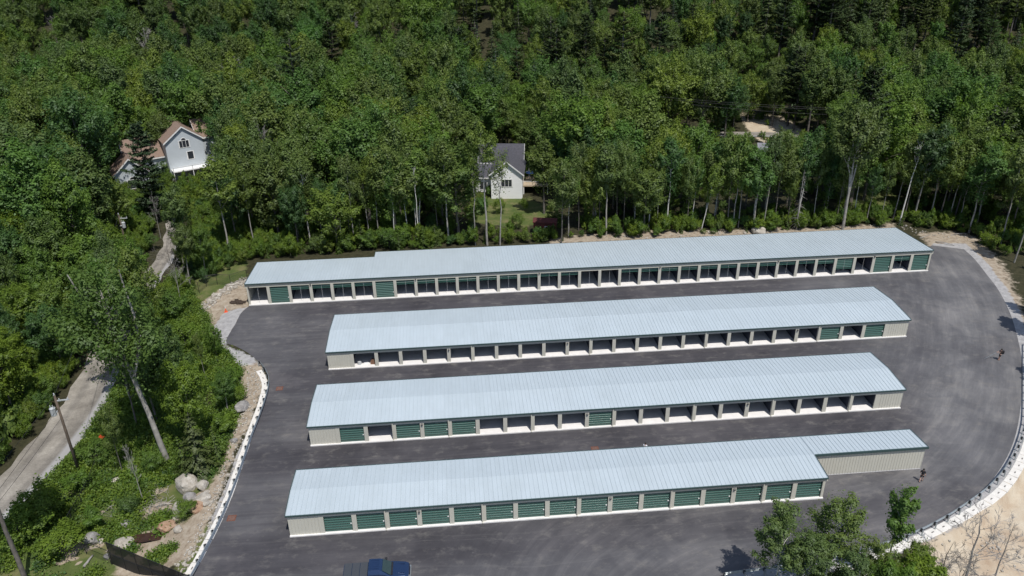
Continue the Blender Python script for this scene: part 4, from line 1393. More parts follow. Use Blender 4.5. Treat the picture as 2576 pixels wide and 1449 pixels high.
def forest():
    rr = random.Random(11)
    cand = []
    y = 44.0; row = 0
    while y < 345:
        sp = 6.2 if y < 150 else (7.2 if y < 230 else 8.0)
        x = -250 + (row % 2) * sp / 2
        while x < 250:
            px = x + rr.uniform(-.38, .38) * sp; py = y + rr.uniform(-.38, .38) * sp
            cand.append((px, py)); x += sp
        y += sp * .87; row += 1
    cx = np.array([c[0] for c in cand]); cy = np.array([c[1] for c in cand])
    ins = in_poly(cx, cy, CLEAR)
    de = dist_line(cx, cy, CLEAR)
    dr = dist_line(cx, cy, [p[:2] for p in ROAD_L], False)
    zt = terrain(cx, cy)
    PL = np.array(PLANTED)
    out = []
    for i, (x, y) in enumerate(cand):
        if ins[i] or dr[i] < (4.2 if y < 100 else 2.6): continue
        if np.min(np.hypot(PL[:, 0] - x, PL[:, 1] - y)) < 3.0: continue
        if any(math.hypot(x - hx, y - hy) < hr for hx, hy, hr in HOUSES): continue
        z = float(zt[i])
        bx, by, bd = proj(x, y, z)
        edge = de[i] < 7 and y > 100 and x > -62
        # which kind grows here
        n1 = nz(x, y, .035, 21)
        con = -.20 + .55 * n1
        if 1150 < bx < 1800 and by < 320: con += .38
        elif bx >= 1800 and by < 330: con += .25
        if bx > 1950 and by < 230: con += .30
        if bx > 2380: con += .2
        if bx < 1100 and by < 300: con -= .05
        k = rr.random()
        kind = 'pine' if k < con * .7 else ('spruce' if k < con * 1.05 + .08 else 'broad')
        if edge: kind = 'slender' if rr.random() < .60 else ('spruce' if rr.random() < .28 else 'broad')
        hh = {'pine': rr.uniform(19, 29), 'spruce': rr.uniform(11, 20), 'broad': 13 + 11 * rr.random() ** 1.3, 'slender': rr.uniform(14, 20)}[kind]
        if kind == 'broad' and bx > 1150 and by < 320: hh *= .82
        if y < 118 and kind != 'slender': hh *= rr.uniform(.66, .82)
        if edge and kind == 'spruce': hh = rr.uniform(3.5, 8)
        if edge and kind == 'broad': hh = rr.uniform(12, 19)
        cr = {'pine': 4, 'spruce': 2.4, 'broad': 4, 'slender': 2.2}[kind]
        ok = False
        for (ox, oz) in ((0, 0), (0, hh), (-cr, hh * .7), (cr, hh * .7)):
            a, b_, d = proj(x + ox, y, z + oz)
            if -40 < a < 2616 and -30 < b_ < 1480: ok = True
        if not ok: continue
        # keep clear what the picture shows behind
        wides = [proj(x + ox, y, z + hh * f) for ox, f in ((-cr, .75), (cr, .75), (-cr * .5, .9), (cr * .5, .9), (0, 1.0))]
        samples = [proj(x + ox, y, z + hh * f) for ox, f in ((0, 1), (-cr * .5, .75), (cr * .5, .75), (-cr * .7, .5), (cr * .7, .5), (0, .5), (0, .25))]
        bad = False
        for (x0, y0, x1, y1, dep) in KEEP:
            if y < dep and any(x0 < s[0] < x1 and y0 < s[1] < y1 for s in samples + wides): bad = True
        if y < 126 or x < -45:
            if in_poly(np.array([s[0] for s in samples]), np.array([s[1] for s in samples]), OPENP).any(): bad = True
        if bad: 
            # a lower one may fit
            hh2 = rr.uniform(2.2, 4.5); 
            s2 = [proj(x + ox, y, z + hh2 * f) for ox, f in ((0, 1), (-1.2, .6), (1.2, .6))]
            if any(y < dep and any(x0 < s[0] < x1 and y0 < s[1] < y1 for s in s2) for (x0, y0, x1, y1, dep) in KEEP): continue
            if in_poly(np.array([s[0] for s in s2]), np.array([s[1] for s in s2]), OPENP).any(): continue
            kind = 'shrub'; hh = hh2
        out.append((x, y, z, kind, hh, bd, edge, bx, by))
    return out


HOUSES = [(-71, 171, 9), (-1.5, 158, 6.5), (-2.5, 166, 5.5), (6, 163, 5), (71, 181, 4), (66, 199, 5), (72, 199, 4), (-81, 162, 7)]
TREES = forest()


def zone(bx, by, y):
    if y > 222: return ('high at the back of the forest, left part' if bx < 900 else ('high at the back of the forest, middle part' if bx < 1750 else 'high at the back of the forest, right part'))
    if y > 150: return ('in the forest around the blue-grey house' if bx < 900 else ('in the forest around the white house' if bx < 1650 else 'in the forest around the sandy road at right'))
    if bx < 620: return 'left of the gravel road'
    return 'behind the far storage row, left half' if bx < 1300 else 'behind the far storage row, right half'


TREES.sort(key=lambda t: t[5])
cnt = dict(broad=0, pine=0, spruce=0, slender=0, shrub=0)
LIM = dict(broad=270, pine=270, spruce=250, slender=200, shrub=200)
STUFF = []
NM = dict(broad=('broadleaf_tree', 'rounded green broadleaf tree', 'tree'), pine=('pine_tree', 'dark plumed pine', 'pine tree'),
          spruce=('spruce_tree', 'pointed dark spruce', 'spruce tree'), slender=('slender_tree', 'slim tree with long bare trunk', 'tree'), shrub=('shrub', 'low leafy shrub', 'shrub'))
for (x, y, z, kind, hh, bd, edge, bx, by) in TREES:
    if cnt[kind] >= LIM[kind] and kind in ('broad', 'pine', 'spruce'):
        STUFF.append((x, y, z, kind, hh)); continue
    cnt[kind] += 1
    near = bd < 135
    zn = zone(bx, by, y)
    nm, lab, cat = NM[kind]
    if kind == 'broad': key = ('broadleaf%d' % R.randrange(6)) if near else 'far_broadleaf%d' % R.randrange(6)
    elif kind == 'pine': key = ('pine%d' % R.randrange(3)) if near else 'far_pine%d' % R.randrange(4)
    elif kind == 'spruce': key = ('spruce%d' % R.randrange(3)) if near or edge else 'far_spruce%d' % R.randrange(3)
    elif kind == 'slender': key = 'slender%d' % R.randrange(4)
    else: key = 'shrub%d' % R.randrange(4)
    plant(key, x, y, hh, nm, '%s %s' % (lab, zn), cat, '%s trees %s' % (kind if kind != 'broad' else 'broadleaf', zn), wide=R.uniform(.85, 1.35), z=z)
print('TREES', cnt, 'stuff', len(STUFF))

# a closer row of slim trees right behind the far storage row
for i in range(58):
    x0 = 760 + i * 29 + R.uniform(-12, 12)
    if 1165 < x0 < 1425: continue
    yb = np.interp(x0, [640, 940, 1500, 2255, 2400, 2540], [634, 613, 586, 553, 566, 630]) + R.uniform(-10, 6)
    p = g(x0, yb)
    if min(math.hypot(p.x - a, p.y - b_) for a, b_ in PLANTED) < 1.6: continue
    zn = 'left half' if x0 < 1300 else 'right half'
    plant('slender%d' % R.randrange(4), p.x, p.y, R.uniform(12, 19), 'slender_tree', 'slim long-stemmed tree at the very edge of the wood behind the far row, ' + zn, 'tree',
          'slim trees at the wood edge behind the far row, ' + zn, wide=R.uniform(.7, 1.05))

# understory shrubs and saplings along the forest edge behind the far row
ns = 0
for i in range(170):
    u = R.uniform(.0, 1.0)
    x0 = 640 + u * 1900; 
    yb = np.interp(x0, [640, 940, 1500, 2255, 2400, 2540], [650, 628, 599, 566, 580, 650]) + R.uniform(-16, 4)
    if 1170 < x0 < 1420 and yb > 560 and R.random() < .6: continue
    p = g(x0, yb)
    key = R.choice(['shrub0', 'shrub1', 'shrub2', 'shrub3', 'spruce1', 'spruce2'])
    hh = R.uniform(1.2, 3.8) * (1.2 if x0 < 1100 else .8)
    z_ = 'left' if x0 < 1300 else 'right'
    plant(key, p.x, p.y, hh, 'young_spruce' if 'spruce' in key else 'shrub', ('young yellow-green spruce' if 'spruce' in key else 'bright green shrub') + ' in the fringe right behind the far storage row, %s half' % z_,
          'spruce tree' if 'spruce' in key else 'shrub', ('young spruces' if 'spruce' in key else 'shrubs') + ' in the fringe behind the far row, %s half' % z_, wide=R.uniform(1.0, 1.6))


def far_stuff():
    """the back of the forest, which reads as one mass: one object that scatters tree meshes on points"""
    src = bpy.data.collections.new('far_tree_meshes')
    keys = ['far_broadleaf%d' % i for i in range(6)] + ['far_pine%d' % i for i in range(4)] + ['far_spruce%d' % i for i in range(3)]
    for i, k in enumerate(keys):
        o = bpy.data.objects.new('source_%02d' % i, PROTO[k][0]); src.objects.link(o)
    me = bpy.data.meshes.new('distant_forest')
    me.from_pydata([(t[0], t[1], t[2]) for t in STUFF], [], [])
    idx = []; sc = []; rz = []
    for t in STUFF:
        idx.append(R.randrange(6) if t[3] == 'broad' else (6 + R.randrange(4) if t[3] == 'pine' else 10 + R.randrange(3)))
        sc.append(t[4] / (15 if t[3] != 'pine' else 22)); rz.append(R.uniform(0, 6.28))
    a = me.attributes.new('idx', 'INT', 'POINT'); a.data.foreach_set('value', idx)
    set_attr(me, 'sc', sc); set_attr(me, 'rz', rz)
    o = bpy.data.objects.new('distant_forest', me); COL.objects.link(o)
    ng = bpy.data.node_groups.new('scatter_forest', 'GeometryNodeTree')
    ng.interface.new_socket('Geometry', in_out='INPUT', socket_type='NodeSocketGeometry')
    ng.interface.new_socket('Geometry', in_out='OUTPUT', socket_type='NodeSocketGeometry')
    N = ng.nodes; L = ng.links
    gi = N.new('NodeGroupInput'); go = N.new('NodeGroupOutput')
    ip = N.new('GeometryNodeInstanceOnPoints'); ci = N.new('GeometryNodeCollectionInfo')
    ci.inputs['Collection'].default_value = src
    ci.inputs['Separate Children'].default_value = True
    ci.inputs['Reset Children'].default_value = True
    ip.inputs['Pick Instance'].default_value = True

    def na(nm, ty):
        n = N.new('GeometryNodeInputNamedAttribute'); n.data_type = ty; n.inputs['Name'].default_value = nm
        return n.outputs['Attribute']
    L.new(gi.outputs[0], ip.inputs['Points']); L.new(ci.outputs[0], ip.inputs['Instance'])
    L.new(na('idx', 'INT'), ip.inputs['Instance Index'])
    L.new(na('sc', 'FLOAT'), ip.inputs['Scale'])
    cx = N.new('ShaderNodeCombineXYZ'); L.new(na('rz', 'FLOAT'), cx.inputs[2]); L.new(cx.outputs[0], ip.inputs['Rotation'])
    L.new(ip.outputs[0], go.inputs[0])
    md = o.modifiers.new('scatter', 'NODES'); md.node_group = ng
    tag(o, 'far mixed woods closing the top of the view', 'forest', kind='stuff')


if STUFF: far_stuff()


def Z(zx, zy, ox, oy):
    """point measured in a 1024x576 native crop enlarged to 2576 wide -> display coordinates"""
    return ((ox + zx / 2.5156) / K, (oy + zy / 2.5156) / K)


def resample(pts, step):
    pts = [Vector(p) for p in pts]
    d = [0]
    for a, b in zip(pts, pts[1:]): d.append(d[-1] + (b - a).length)
    n = max(1, int(d[-1] / step))
    out = []
    for i in range(n + 1):
        s = d[-1] * i / n
        j = max(k for k in range(len(d)) if d[k] <= s + 1e-9)
        j = min(j, len(pts) - 2)
        t = (s - d[j]) / (d[j + 1] - d[j] + 1e-9)
        out.append(pts[j].lerp(pts[j + 1], t))
    return out


# ------------------------------------------------------------------ guard rails and block walls
def guardrail(pts, label, side, zrail=.70):
    P = resample([(p[0], p[1], 0) for p in smooth(pts, 5)], .95)
    mid_ = P[len(P) // 2]
    root = empty('guard_rail', P[0], 0, label, 'guard rail')
    o0 = P[0]
    n = len(P)
    T = [(P[min(n - 1, i + 1)] - P[max(0, i - 1)]).normalized() for i in range(n)]
    Nn = [Vector((-t.y, t.x, 0)) * side for t in T]
    prof = [(.0, .155), (.05, .12), (.055, .07), (-.005, .02), (-.005, -.02), (.055, -.07), (.05, -.12), (.0, -.155)]
    v = []; k = len(prof)
    for i in range(n):
        for (a, z) in prof:
            q = P[i] - o0 - Nn[i] * (a + .0)
            v.append((q.x, q.y, zrail - .155 + z))
        for (a, z) in prof[::-1]:
            q = P[i] - o0 - Nn[i] * (a - .012)
            v.append((q.x, q.y, zrail - .155 + z))
    K2 = 2 * k
    f = [(i * K2 + j, i * K2 + (j + 1) % K2, (i + 1) * K2 + (j + 1) % K2, (i + 1) * K2 + j) for i in range(n - 1) for j in range(K2)]
    f += [tuple(range(K2)), tuple((n - 1) * K2 + j for j in range(K2))[::-1]]
    b = MB(); b.add(v, f); b.build('rail_beam', M['galv'], root)
    pm = MB(); pm.box(-.05, .05, .20, .30, -.45, zrail - .02)
    pm.box(-.06, .06, .195, .21, -.45, zrail - .02)
    pm = pm.mesh('post', M['galv'])
    bm_ = MB(); bm_.box(-.075, .075, .02, .20, zrail - .34, zrail + .03); bm_ = bm_.mesh('offset_block', M['black'])
    for i in range(0, n, 2):
        a = math.atan2(T[i].y, T[i].x) + (0 if side > 0 else math.pi)
        o = bpy.data.objects.new('post', pm); COL.objects.link(o); o.parent = root
        o.location = P[i] - o0; o.rotation_euler = (0, 0, a)
        o2 = bpy.data.objects.new('offset_block', bm_); COL.objects.link(o2); o2.parent = o
    return root


def blocks(pts, label, group, ztop, L_=1.42, W_=.78, hgt=.75, rows=1, side=1):
    P = resample([(p[0], p[1], 0) for p in smooth(pts, 5)], L_ + .03)
    r = random.Random(3)
    b = MB()
    c = .04
    b.box(-L_ / 2, L_ / 2, -W_ / 2, W_ / 2, -hgt, -c)
    v = [(-L_ / 2, -W_ / 2, -c), (L_ / 2, -W_ / 2, -c), (L_ / 2, W_ / 2, -c), (-L_ / 2, W_ / 2, -c),
         (-L_ / 2 + c, -W_ / 2 + c, 0), (L_ / 2 - c, -W_ / 2 + c, 0), (L_ / 2 - c, W_ / 2 - c, 0), (-L_ / 2 + c, W_ / 2 - c, 0)]
    b.add(v, [(4, 5, 6, 7), (0, 1, 5, 4), (1, 2, 6, 5), (2, 3, 7, 6), (3, 0, 4, 7)])
    me = b.mesh('concrete_block', M['block'])
    s = MB(); s.box(-.17, .17, -.06, .06, -.01, .006); sme = s.mesh('lifting_slot_shade', M['slot'])  # thin dark plate: slot shade put into colour, block left uncut
    for i in range(len(P) - 1):
        p = (P[i] + P[i + 1]) / 2; d = P[i + 1] - P[i]
        o = bpy.data.objects.new('concrete_block', me); COL.objects.link(o)
        o.location = (p.x + r.uniform(-.03, .03), p.y + r.uniform(-.03, .03), ztop + r.uniform(-.015, .015))
        o.rotation_euler = (r.uniform(-.01, .01), r.uniform(-.01, .01), math.atan2(d.y, d.x) + r.uniform(-.015, .015))
        tag(o, label, 'concrete block', group)
        q = bpy.data.objects.new('lifting_slot_shade', sme); COL.objects.link(q); q.parent = o


LR = [Z(*p, 0, 576) for p in [(1962, 1285), (2000, 1335), (2024, 1390)]] + [Z(*p, 0, 1152) for p in [(2026, 5), (2000, 110), (1962, 220), (1922, 320), (1882, 420), (1846, 530), (1812, 630), (1772, 740), (1730, 850), (1686, 960), (1640, 1060), (1590, 1160), (1532, 1270), (1470, 1390), (1420, 1480), (1330, 1640)]]
guardrail([gz(*p, .55) for p in LR], 'galvanised guard rail along the left edge of the asphalt, beside the white block wall', -1)
LB = [Z(*p, 0, 576) for p in [(1952, 1345), (1985, 1395), (1998, 1449)]] + [Z(*p, 0, 1152) for p in [(1992, 60), (1962, 160), (1930, 250), (1888, 360), (1848, 480), (1808, 600), (1768, 720), (1728, 830), (1688, 930), (1640, 1040), (1590, 1140), (1532, 1250), (1470, 1360), (1405, 1460), (1300, 1630)]]
blocks([gz(*p, .10) for p in LB], 'pale concrete block with a dark lifting slot in the wall along the left guard rail', 'concrete blocks of the left wall', .10)
RR = [Z(*p, 2048, 1152) for p in [(312, 1432), (480, 1410), (650, 1388), (900, 1350), (1180, 1290), (1420, 1230), (1650, 1160), (1840, 1078), (1930, 1030), (2030, 975), (2120, 915), (2200, 858), (2290, 790), (2360, 722), (2420, 652), (2470, 580), (2510, 505), (2545, 420), (2572, 330), (2590, 200)]] + [Z(2590, 1300, 2048, 576), Z(2590, 1130, 2048, 576)]
guardrail([gz(*p, .62) for p in RR], 'long curving galvanised guard rail round the right side of the asphalt loop', -1, .78)
RBk = [Z(*p, 2048, 1152) for p in [(1180, 1400), (1420, 1310), (1640, 1225), (1880, 1120), (1985, 1070), (2090, 1012), (2200, 950), (2300, 888), (2385, 820), (2460, 735), (2520, 650), (2562, 565), (2600, 470), (2640, 330)]]
blocks([gz(*p, .02) for p in RBk], 'white concrete block topping the curved retaining wall above the sandy bank', 'concrete blocks of the right curved wall', .02, hgt=1.5, L_=1.5, W_=.95)

# ------------------------------------------------------------------ boulders
def boulder(dx, dy, wpx, m, label, flat=.75, seed=0, sink=.25):
    p = g(dx, dy)
    d = proj(p.x, p.y, p.z)[2]
    R_ = wpx * K / 3 * d / F / 2
    r = random.Random(seed)
    import bmesh
    bm = bmesh.new()
    bmesh.ops.create_icosphere(bm, subdivisions=3, radius=1)
    planes = [(Vector((r.gauss(0, 1), r.gauss(0, 1), r.gauss(0, 1))).normalized(), r.uniform(.62, .92)) for _ in range(11)]
    ex = (r.uniform(.95, 1.15), r.uniform(.8, 1.0), flat)
    for v in bm.verts:
        c = v.co.copy()
        for n_, k in planes:
            t = c.dot(n_)
            if t > k: c -= n_ * (t - k) * .85
        c *= 1 + .05 * math.sin(c.x * 5 + seed) * math.cos(c.y * 4.3) + .03 * math.sin(c.z * 9 + c.x * 7)
        v.co = Vector((c.x * ex[0], c.y * ex[1], c.z * ex[2])) * R_ * 1.12
    me = bpy.data.meshes.new('boulder'); bm.to_mesh(me); bm.free()
    me.materials.append(M[m])
    for q in me.polygons: q.use_smooth = False
    o = bpy.data.objects.new('boulder', me); COL.objects.link(o)
    o.location = (p.x, p.y + R_ * .3, p.z + R_ * flat * (1 - sink) * .8); o.rotation_euler = (0, 0, r.uniform(0, 6))
    tag(o, label, 'boulder')
    return o


BD = [(1405, 770, 150, 'rock', 'largest pale boulder with a rusty stained side, top of the boulder group', .8),
      (1530, 780, 78, 'rock', 'pointed pale boulder right of the largest one', .9),
      (1430, 865, 80, 'rock_grey', 'round grey boulder just below the largest one', .8),
      (1525, 870, 100, 'rock', 'flat tan boulder right of the round grey one', .55),
      (1360, 955, 105, 'rock', 'rounded pale boulder at the lower left of the boulder group', .95),
      (1477, 930, 112, 'rock_red', 'wide tan boulder at the bottom of the boulder group', .5),
      (875, 735, 75, 'rock', 'white rock half hidden in the greenery left of the boulder group', .6),
      (1825, 185, 95, 'rock_grey', 'speckled grey boulder against the left block wall bank', .8),
      (1765, 430, 50, 'rock_grey', 'mossy boulder further down the left bank', .7),
      (1650, 510, 42, 'rock_grey', 'small boulder in the leaves right of the spruces', .7),
      (945, 1072, 90, 'rock_grey', 'grey rock above the screened fence', .6),
      (968, 1115, 50, 'rock', 'small rock under the grey rock', .6),
      (695, 1180, 110, 'rock_grey', 'grey boulder behind the chain-link fence', .75),
      (928, 1218, 110, 'rock', 'white angular boulder just right of the screened fence corner', .7),
      (1255, 1085, 120, 'rock_red', 'orange-brown rock beside the muddy pool', .55),
      (1345, 1105, 62, 'rock', 'long pale stone right of the muddy pool', .7),
      (205, 1150, 90, 'rock_grey', 'shaded boulder at the far lower left', .6),
      (810, 1310, 50, 'rock_grey', 'small boulder at the foot of the fence corner', .8),
      (500, 1245, 40, 'rock', 'small white stone in the grass left of the fence corner', .6),
      (450, 815, 40, 'rock', 'small pale stone in the greenery below the road', .5),
      (1560, 905, 45, 'rock', 'small pale stone tucked against the wide tan boulder', .7),
      (1560, 820, 36, 'rock', 'small stone between the pointed and the flat tan boulder', .7),
      (1320, 1010, 48, 'rock', 'flat stone right below the rounded pale boulder', .5),
      (760, 1190, 44, 'rock', 'small rock right of the grey boulder behind the chain-link fence', .7),
      (870, 1112, 42, 'rock_grey', 'small mossy rock left of the two rocks above the screened fence', .6)]
for i, (zx, zy, wz, m_, lab, fl) in enumerate(BD):
    dx, dy = Z(zx, zy + wz * .2, 0, 1152)
    boulder(dx, dy, wz / 2.5156 / K * 1.12, m_, lab, fl, i + 1)
boulder(1912, 590, 36, 'rock', 'big flat pale boulder showing above the far roof ridge', .6, 41)
boulder(1875, 588, 10, 'rock', 'small stone left of the flat pale boulder behind the far roof', .6, 42)
r_ = random.Random(5)
bb = MB()
for i in range(330):          # riprap along the gravel patch: nobody could count it
    t = r_.random()
    x0 = np.interp(t, [0, .5, 1], [498, 560, 622]) + r_.gauss(0, 5); y0 = np.interp(t, [0, .5, 1], [783, 735, 702]) + r_.gauss(0, 4.5)
    p = g(x0, y0); s = r_.uniform(.08, .24)
    rr_ = np.random.RandomState(i)
    v = np.array([(a, b_, c) for a in (-1, 1) for b_ in (-1, 1) for c in (-1, 1)], float) * s * rr_.uniform(.5, 1.1, (8, 3))
    v = v + np.array(p) + [0, 0, s * .3]
    bb.add(v, [(0, 1, 3, 2), (4, 6, 7, 5), (0, 4, 5, 1), (2, 3, 7, 6), (0, 2, 6, 4), (1, 5, 7, 3)])
tag(bb.build('riprap', M['rock']), 'band of loose pale stones edging the gravel patch', kind='stuff')

# scattered small stones over dirt banks
bb = MB()
for i in range(820):
    zone_ = r_.random()
    if zone_ < .55:
        t = r_.random(); j = t * (len(LB) - 2); k_ = int(j); f_ = j - k_
        dx = LB[k_][0] * (1 - f_) + LB[k_ + 1][0] * f_ - r_.uniform(8, 42); dy = LB[k_][1] * (1 - f_) + LB[k_ + 1][1] * f_ + r_.uniform(-10, 10)
    elif zone_ < .60:
        dx, dy = r_.uniform(2350, 2570), r_.uniform(1330, 1449)
    else:
        dx, dy = r_.uniform(1500, 2480), 0
        dy = np.interp(dx, [1500, 2255, 2330, 2480], [604, 570, 590, 605]) + r_.uniform(-8, 4)
    p = g(dx, dy); s = r_.uniform(.04, .13) * (1.6 if r_.random() < .08 else 1)
    rr_ = np.random.RandomState(i + 1000)
    v = np.array([(a, b_, c) for a in (-1, 1) for b_ in (-1, 1) for c in (-1, 1)], float) * s * rr_.uniform(.5, 1.1, (8, 3)) + np.array(p) + [0, 0, s * .3]
    bb.add(v, [(0, 1, 3, 2), (4, 6, 7, 5), (0, 4, 5, 1), (2, 3, 7, 6), (0, 2, 6, 4), (1, 5, 7, 3)])
tag(bb.build('scattered_stones', M['rock']), 'small stones strewn over the bare dirt banks', kind='stuff')

# muddy pool
pp = [g(*Z(*q, 0, 1152)) for q in [(1000, 1160), (1060, 1150), (1150, 1135), (1240, 1120), (1312, 1112), (1310, 1140), (1240, 1165), (1150, 1195), (1060, 1215), (1010, 1205)]]
zm = sum(p.z for p in pp) / len(pp) + .06
b = MB(); b.add([(p.x, p.y, zm) for p in pp], [tuple(range(len(pp)))])
tag(b.build('muddy_pool', M['water']), 'narrow rust-brown pool of muddy water by the screened fence', kind='structure')

# fallen logs and brush
def log(dx0, dy0, dx1, dy1, r0, label, m='bark_grey'):
    a = g(dx0, dy0); c = g(dx1, dy1)
    d = c - a
    b = MB(); n = 7
    rr_ = random.Random(int(dx0))
    pts = [(d.x * t + rr_.uniform(-.05, .05), d.y * t + rr_.uniform(-.05, .05), d.z * t + r0 * .8 + .25 * math.sin(t * 3.1) * (r0 < .1)) for t in np.linspace(0, 1, n)]
    b.tube(pts, list(np.linspace(r0, r0 * .5, n)), 6)
    o = b.build('fallen_log', M[m], smooth_=True); o.location = a
    tag(o, label, 'log')


log(*Z(640, 1385, 0, 1152), *Z(700, 1300, 0, 1152), .16, 'short weathered log lying inside the fence corner')
log(*Z(800, 960, 0, 1152), *Z(905, 905, 0, 1152), .06, 'thin grey pole lying in the grass, left one of the brush pile', 'bark_pale')
log(*Z(940, 985, 0, 1152), *Z(1035, 905, 0, 1152), .06, 'thin grey pole lying in the grass, right one of the brush pile', 'bark_pale')
log(*Z(1180, 930, 0, 1152), *Z(1310, 910, 0, 1152), .07, 'dead branch lying beside the round boulders', 'bark_pale')
log(*Z(1790, 352, 2048, 576), *Z(1870, 322, 2048, 576), .10, 'pale fallen log at the right end of the far row', 'bark_pale')
log(*Z(1905, 380, 2048, 576), *Z(2050, 408, 2048, 576), .09, 'long dark log on the brown dirt right of the far row')
log(*Z(2040, 325, 2048, 576), *Z(2165, 322, 2048, 576), .08, 'thin fallen trunk at the forest foot right of the far row')
brush = MB()
for i in range(160):
    c = g(*Z(r_.uniform(820, 1280), r_.uniform(820, 1010), 0, 1152))
    a = r_.uniform(0, 3.14); l = r_.uniform(.4, 1.6)
    brush.tube([(c.x, c.y, c.z + .05), (c.x + l * math.cos(a), c.y + l * math.sin(a), c.z + r_.uniform(.1, .4))], .018, 3)
tag(brush.build('dead_twigs', M['bark_pale']), 'dead twigs strewn in the grass beside the boulders', kind='stuff')
bp = MB()
for i in range(60):
    c = g(*Z(r_.gauss(1790, 28), r_.gauss(836, 6), 0, 576)); s = r_.uniform(.1, .28)
    rr_ = np.random.RandomState(i)
    v = np.array([(a, b_, c_) for a in (-1, 1) for b_ in (-1, 1) for c_ in (-1, 1)], float) * s * rr_.uniform(.5, 1.1, (8, 3)) * [1.3, 1, .6] + np.array(c) + [0, 0, s * .3]
    bp.add(v, [(0, 1, 3, 2), (4, 6, 7, 5), (0, 4, 5, 1), (2, 3, 7, 6), (0, 2, 6, 4), (1, 5, 7, 3)])
tag(bp.build('dirt_pile', M['dirtpile']), 'small dark heap of peat on the tan dirt left of the far row', kind='stuff')

# ------------------------------------------------------------------ fences
def meshmat(name, dens, col):
    m, t, N, L, P = mat(name)
    P.inputs["Base Color"].default_value = (*col, 1); P.inputs["Roughness"].default_value = .6
    P.inputs["Alpha"].default_value = dens
    return m


M['link'] = meshmat('black_chain_link', .22, (.03, .035, .03))
M['screen'] = meshmat('black_privacy_screen', .93, (.012, .012, .013))


def fence(bots, h, label, m, lean=0, infill='mesh_panel', rails=1):
    p0 = bots[0]
    root = empty('chain_link_fence', p0, 0, label, 'fence')
    for p in bots:
        b = MB(); q = p - p0
        b.tube([(q.x, q.y, q.z - .3), (q.x, q.y, q.z + h)], .035, 6)
        b.build('post', M['black'], root)
    b = MB(); pn = MB()
    for a, c in zip(bots, bots[1:]):
        a_ = a - p0; c_ = c - p0
        b.tube([(a_.x, a_.y, a_.z + h), (c_.x, c_.y, c_.z + h)], .028, 5)
        for r in range(1, rails):
            zz = h * (1 - r / rails)
            b.tube([(a_.x, a_.y, a_.z + zz), (c_.x, c_.y, c_.z + zz)], .028, 5)
        pn.add([(a_.x, a_.y + .02, a_.z + .03), (c_.x, c_.y + .02, c_.z + .03), (c_.x, c_.y + .02, c_.z + h - .04), (a_.x, a_.y + .02, a_.z + h - .04)], [(0, 1, 2, 3)])
    b.build('top_rail', M['black'], root)
    pn.build(infill, M[m], root)
    return root


fence([g(*Z(*q, 0, 1152)) for q in [(815, 530), (760, 625), (698, 800), (630, 935), (556, 1062), (484, 1212), (655, 1285), (842, 1362)]], 1.8,
      'black chain-link fence running down from the road sign through the bright undergrowth', 'link')
fence([g(*Z(*q, 0, 576)) for q in [(1380, 655), (1506, 765), (1560, 715), (1642, 700), (1744, 704), (1870, 665)]], 1.9,
      'black chain-link fence near the left end of the far storage row', 'link')
pA = g(*Z(850, 1362, 0, 1152)); pA.z = -1.7
pB = Vector((*gz(482, 1452, 1.2), 0)); pB.z = -1.7
scr = [pA.lerp(pB, i / 6) for i in range(9)]
fence(scr, 2.9, 'tall black screened fence at the bottom left corner of the lot', 'screen', infill='privacy_screen', rails=2)

# ------------------------------------------------------------------ utility poles and wires
def pole(base, h, label, arm=True, rz=0.0, can=(0, -.35), top_pin=True):
    root = empty('utility_pole', base, rz, label, 'utility pole')
    b = MB(); b.tube([(0, 0, -.5), (0, 0, h * .5), (0, 0, h)], [.17, .15, .12], 10); b.build('pole_shaft', M['wood'], root, True)
    if arm:
        a = MB(); a.box(-.1, 1.3, -.06, .06, h - .75, h - .63); a.build('crossarm', M['grey'], root)
        for x in (.35, 1.2):
            i_ = MB(); i_.lathe([(.05, 0), (.07, .06), (.04, .12), (.06, .18), (.02, .24)], 8, (x, 0, h - .63)); i_.build('insulator', M['grey'], root)
    i_ = MB(); i_.lathe([(.06, 0), (.09, .08), (.05, .16), (.08, .24), (.02, .32)], 8, (0, 0, h)); i_.build('insulator', M['grey'], root)
    c = MB(); c.lathe([(.24, 0), (.29, .05), (.29, .85), (.31, .9), (.31, .96), (.12, 1.06), (.02, 1.08)], 14, (can[0] - .45, can[1], h - 2.3))
    c.lathe([(.035, 0), (.055, .08), (.03, .16), (.05, .24), (.02, .3)], 8, (can[0] - .35, can[1], h - 1.25))
    c.lathe([(.035, 0), (.055, .08), (.03, .16), (.05, .24), (.02, .3)], 8, (can[0] - .6, can[1], h - 1.25))
    c.box(can[0] - .25, -.1, can[1] - .04, can[1] + .30, h - 2.0, h - 1.9)
    c.build('transformer', M['grey'], root)
    return root


p1 = g(199.4, 1188); h1 = height_for(p1.x, p1.y, 995)
pole(p1, h1, 'brown wooden utility pole with grey transformer standing beside the gravel road', rz=.2)
p2 = g(327, 655); h2 = height_for(p2.x, p2.y, 540)
pole(p2, h2, 'distant wooden utility pole with white transformer among the trees above the road', rz=.1, can=(1.0, -.3))


def wire(a, c, sag, label):
    a = Vector(a); c = Vector(c)
    pts = []
    for t in np.linspace(0, 1, 22):
        p = a.lerp(c, t) - a; p.z -= sag * 4 * t * (1 - t); pts.append(tuple(p))
    b = MB(); b.tube(pts, .022, 4)
    o = b.build('overhead_wire', M['cable']); o.location = a
    tag(o, label, 'wire')


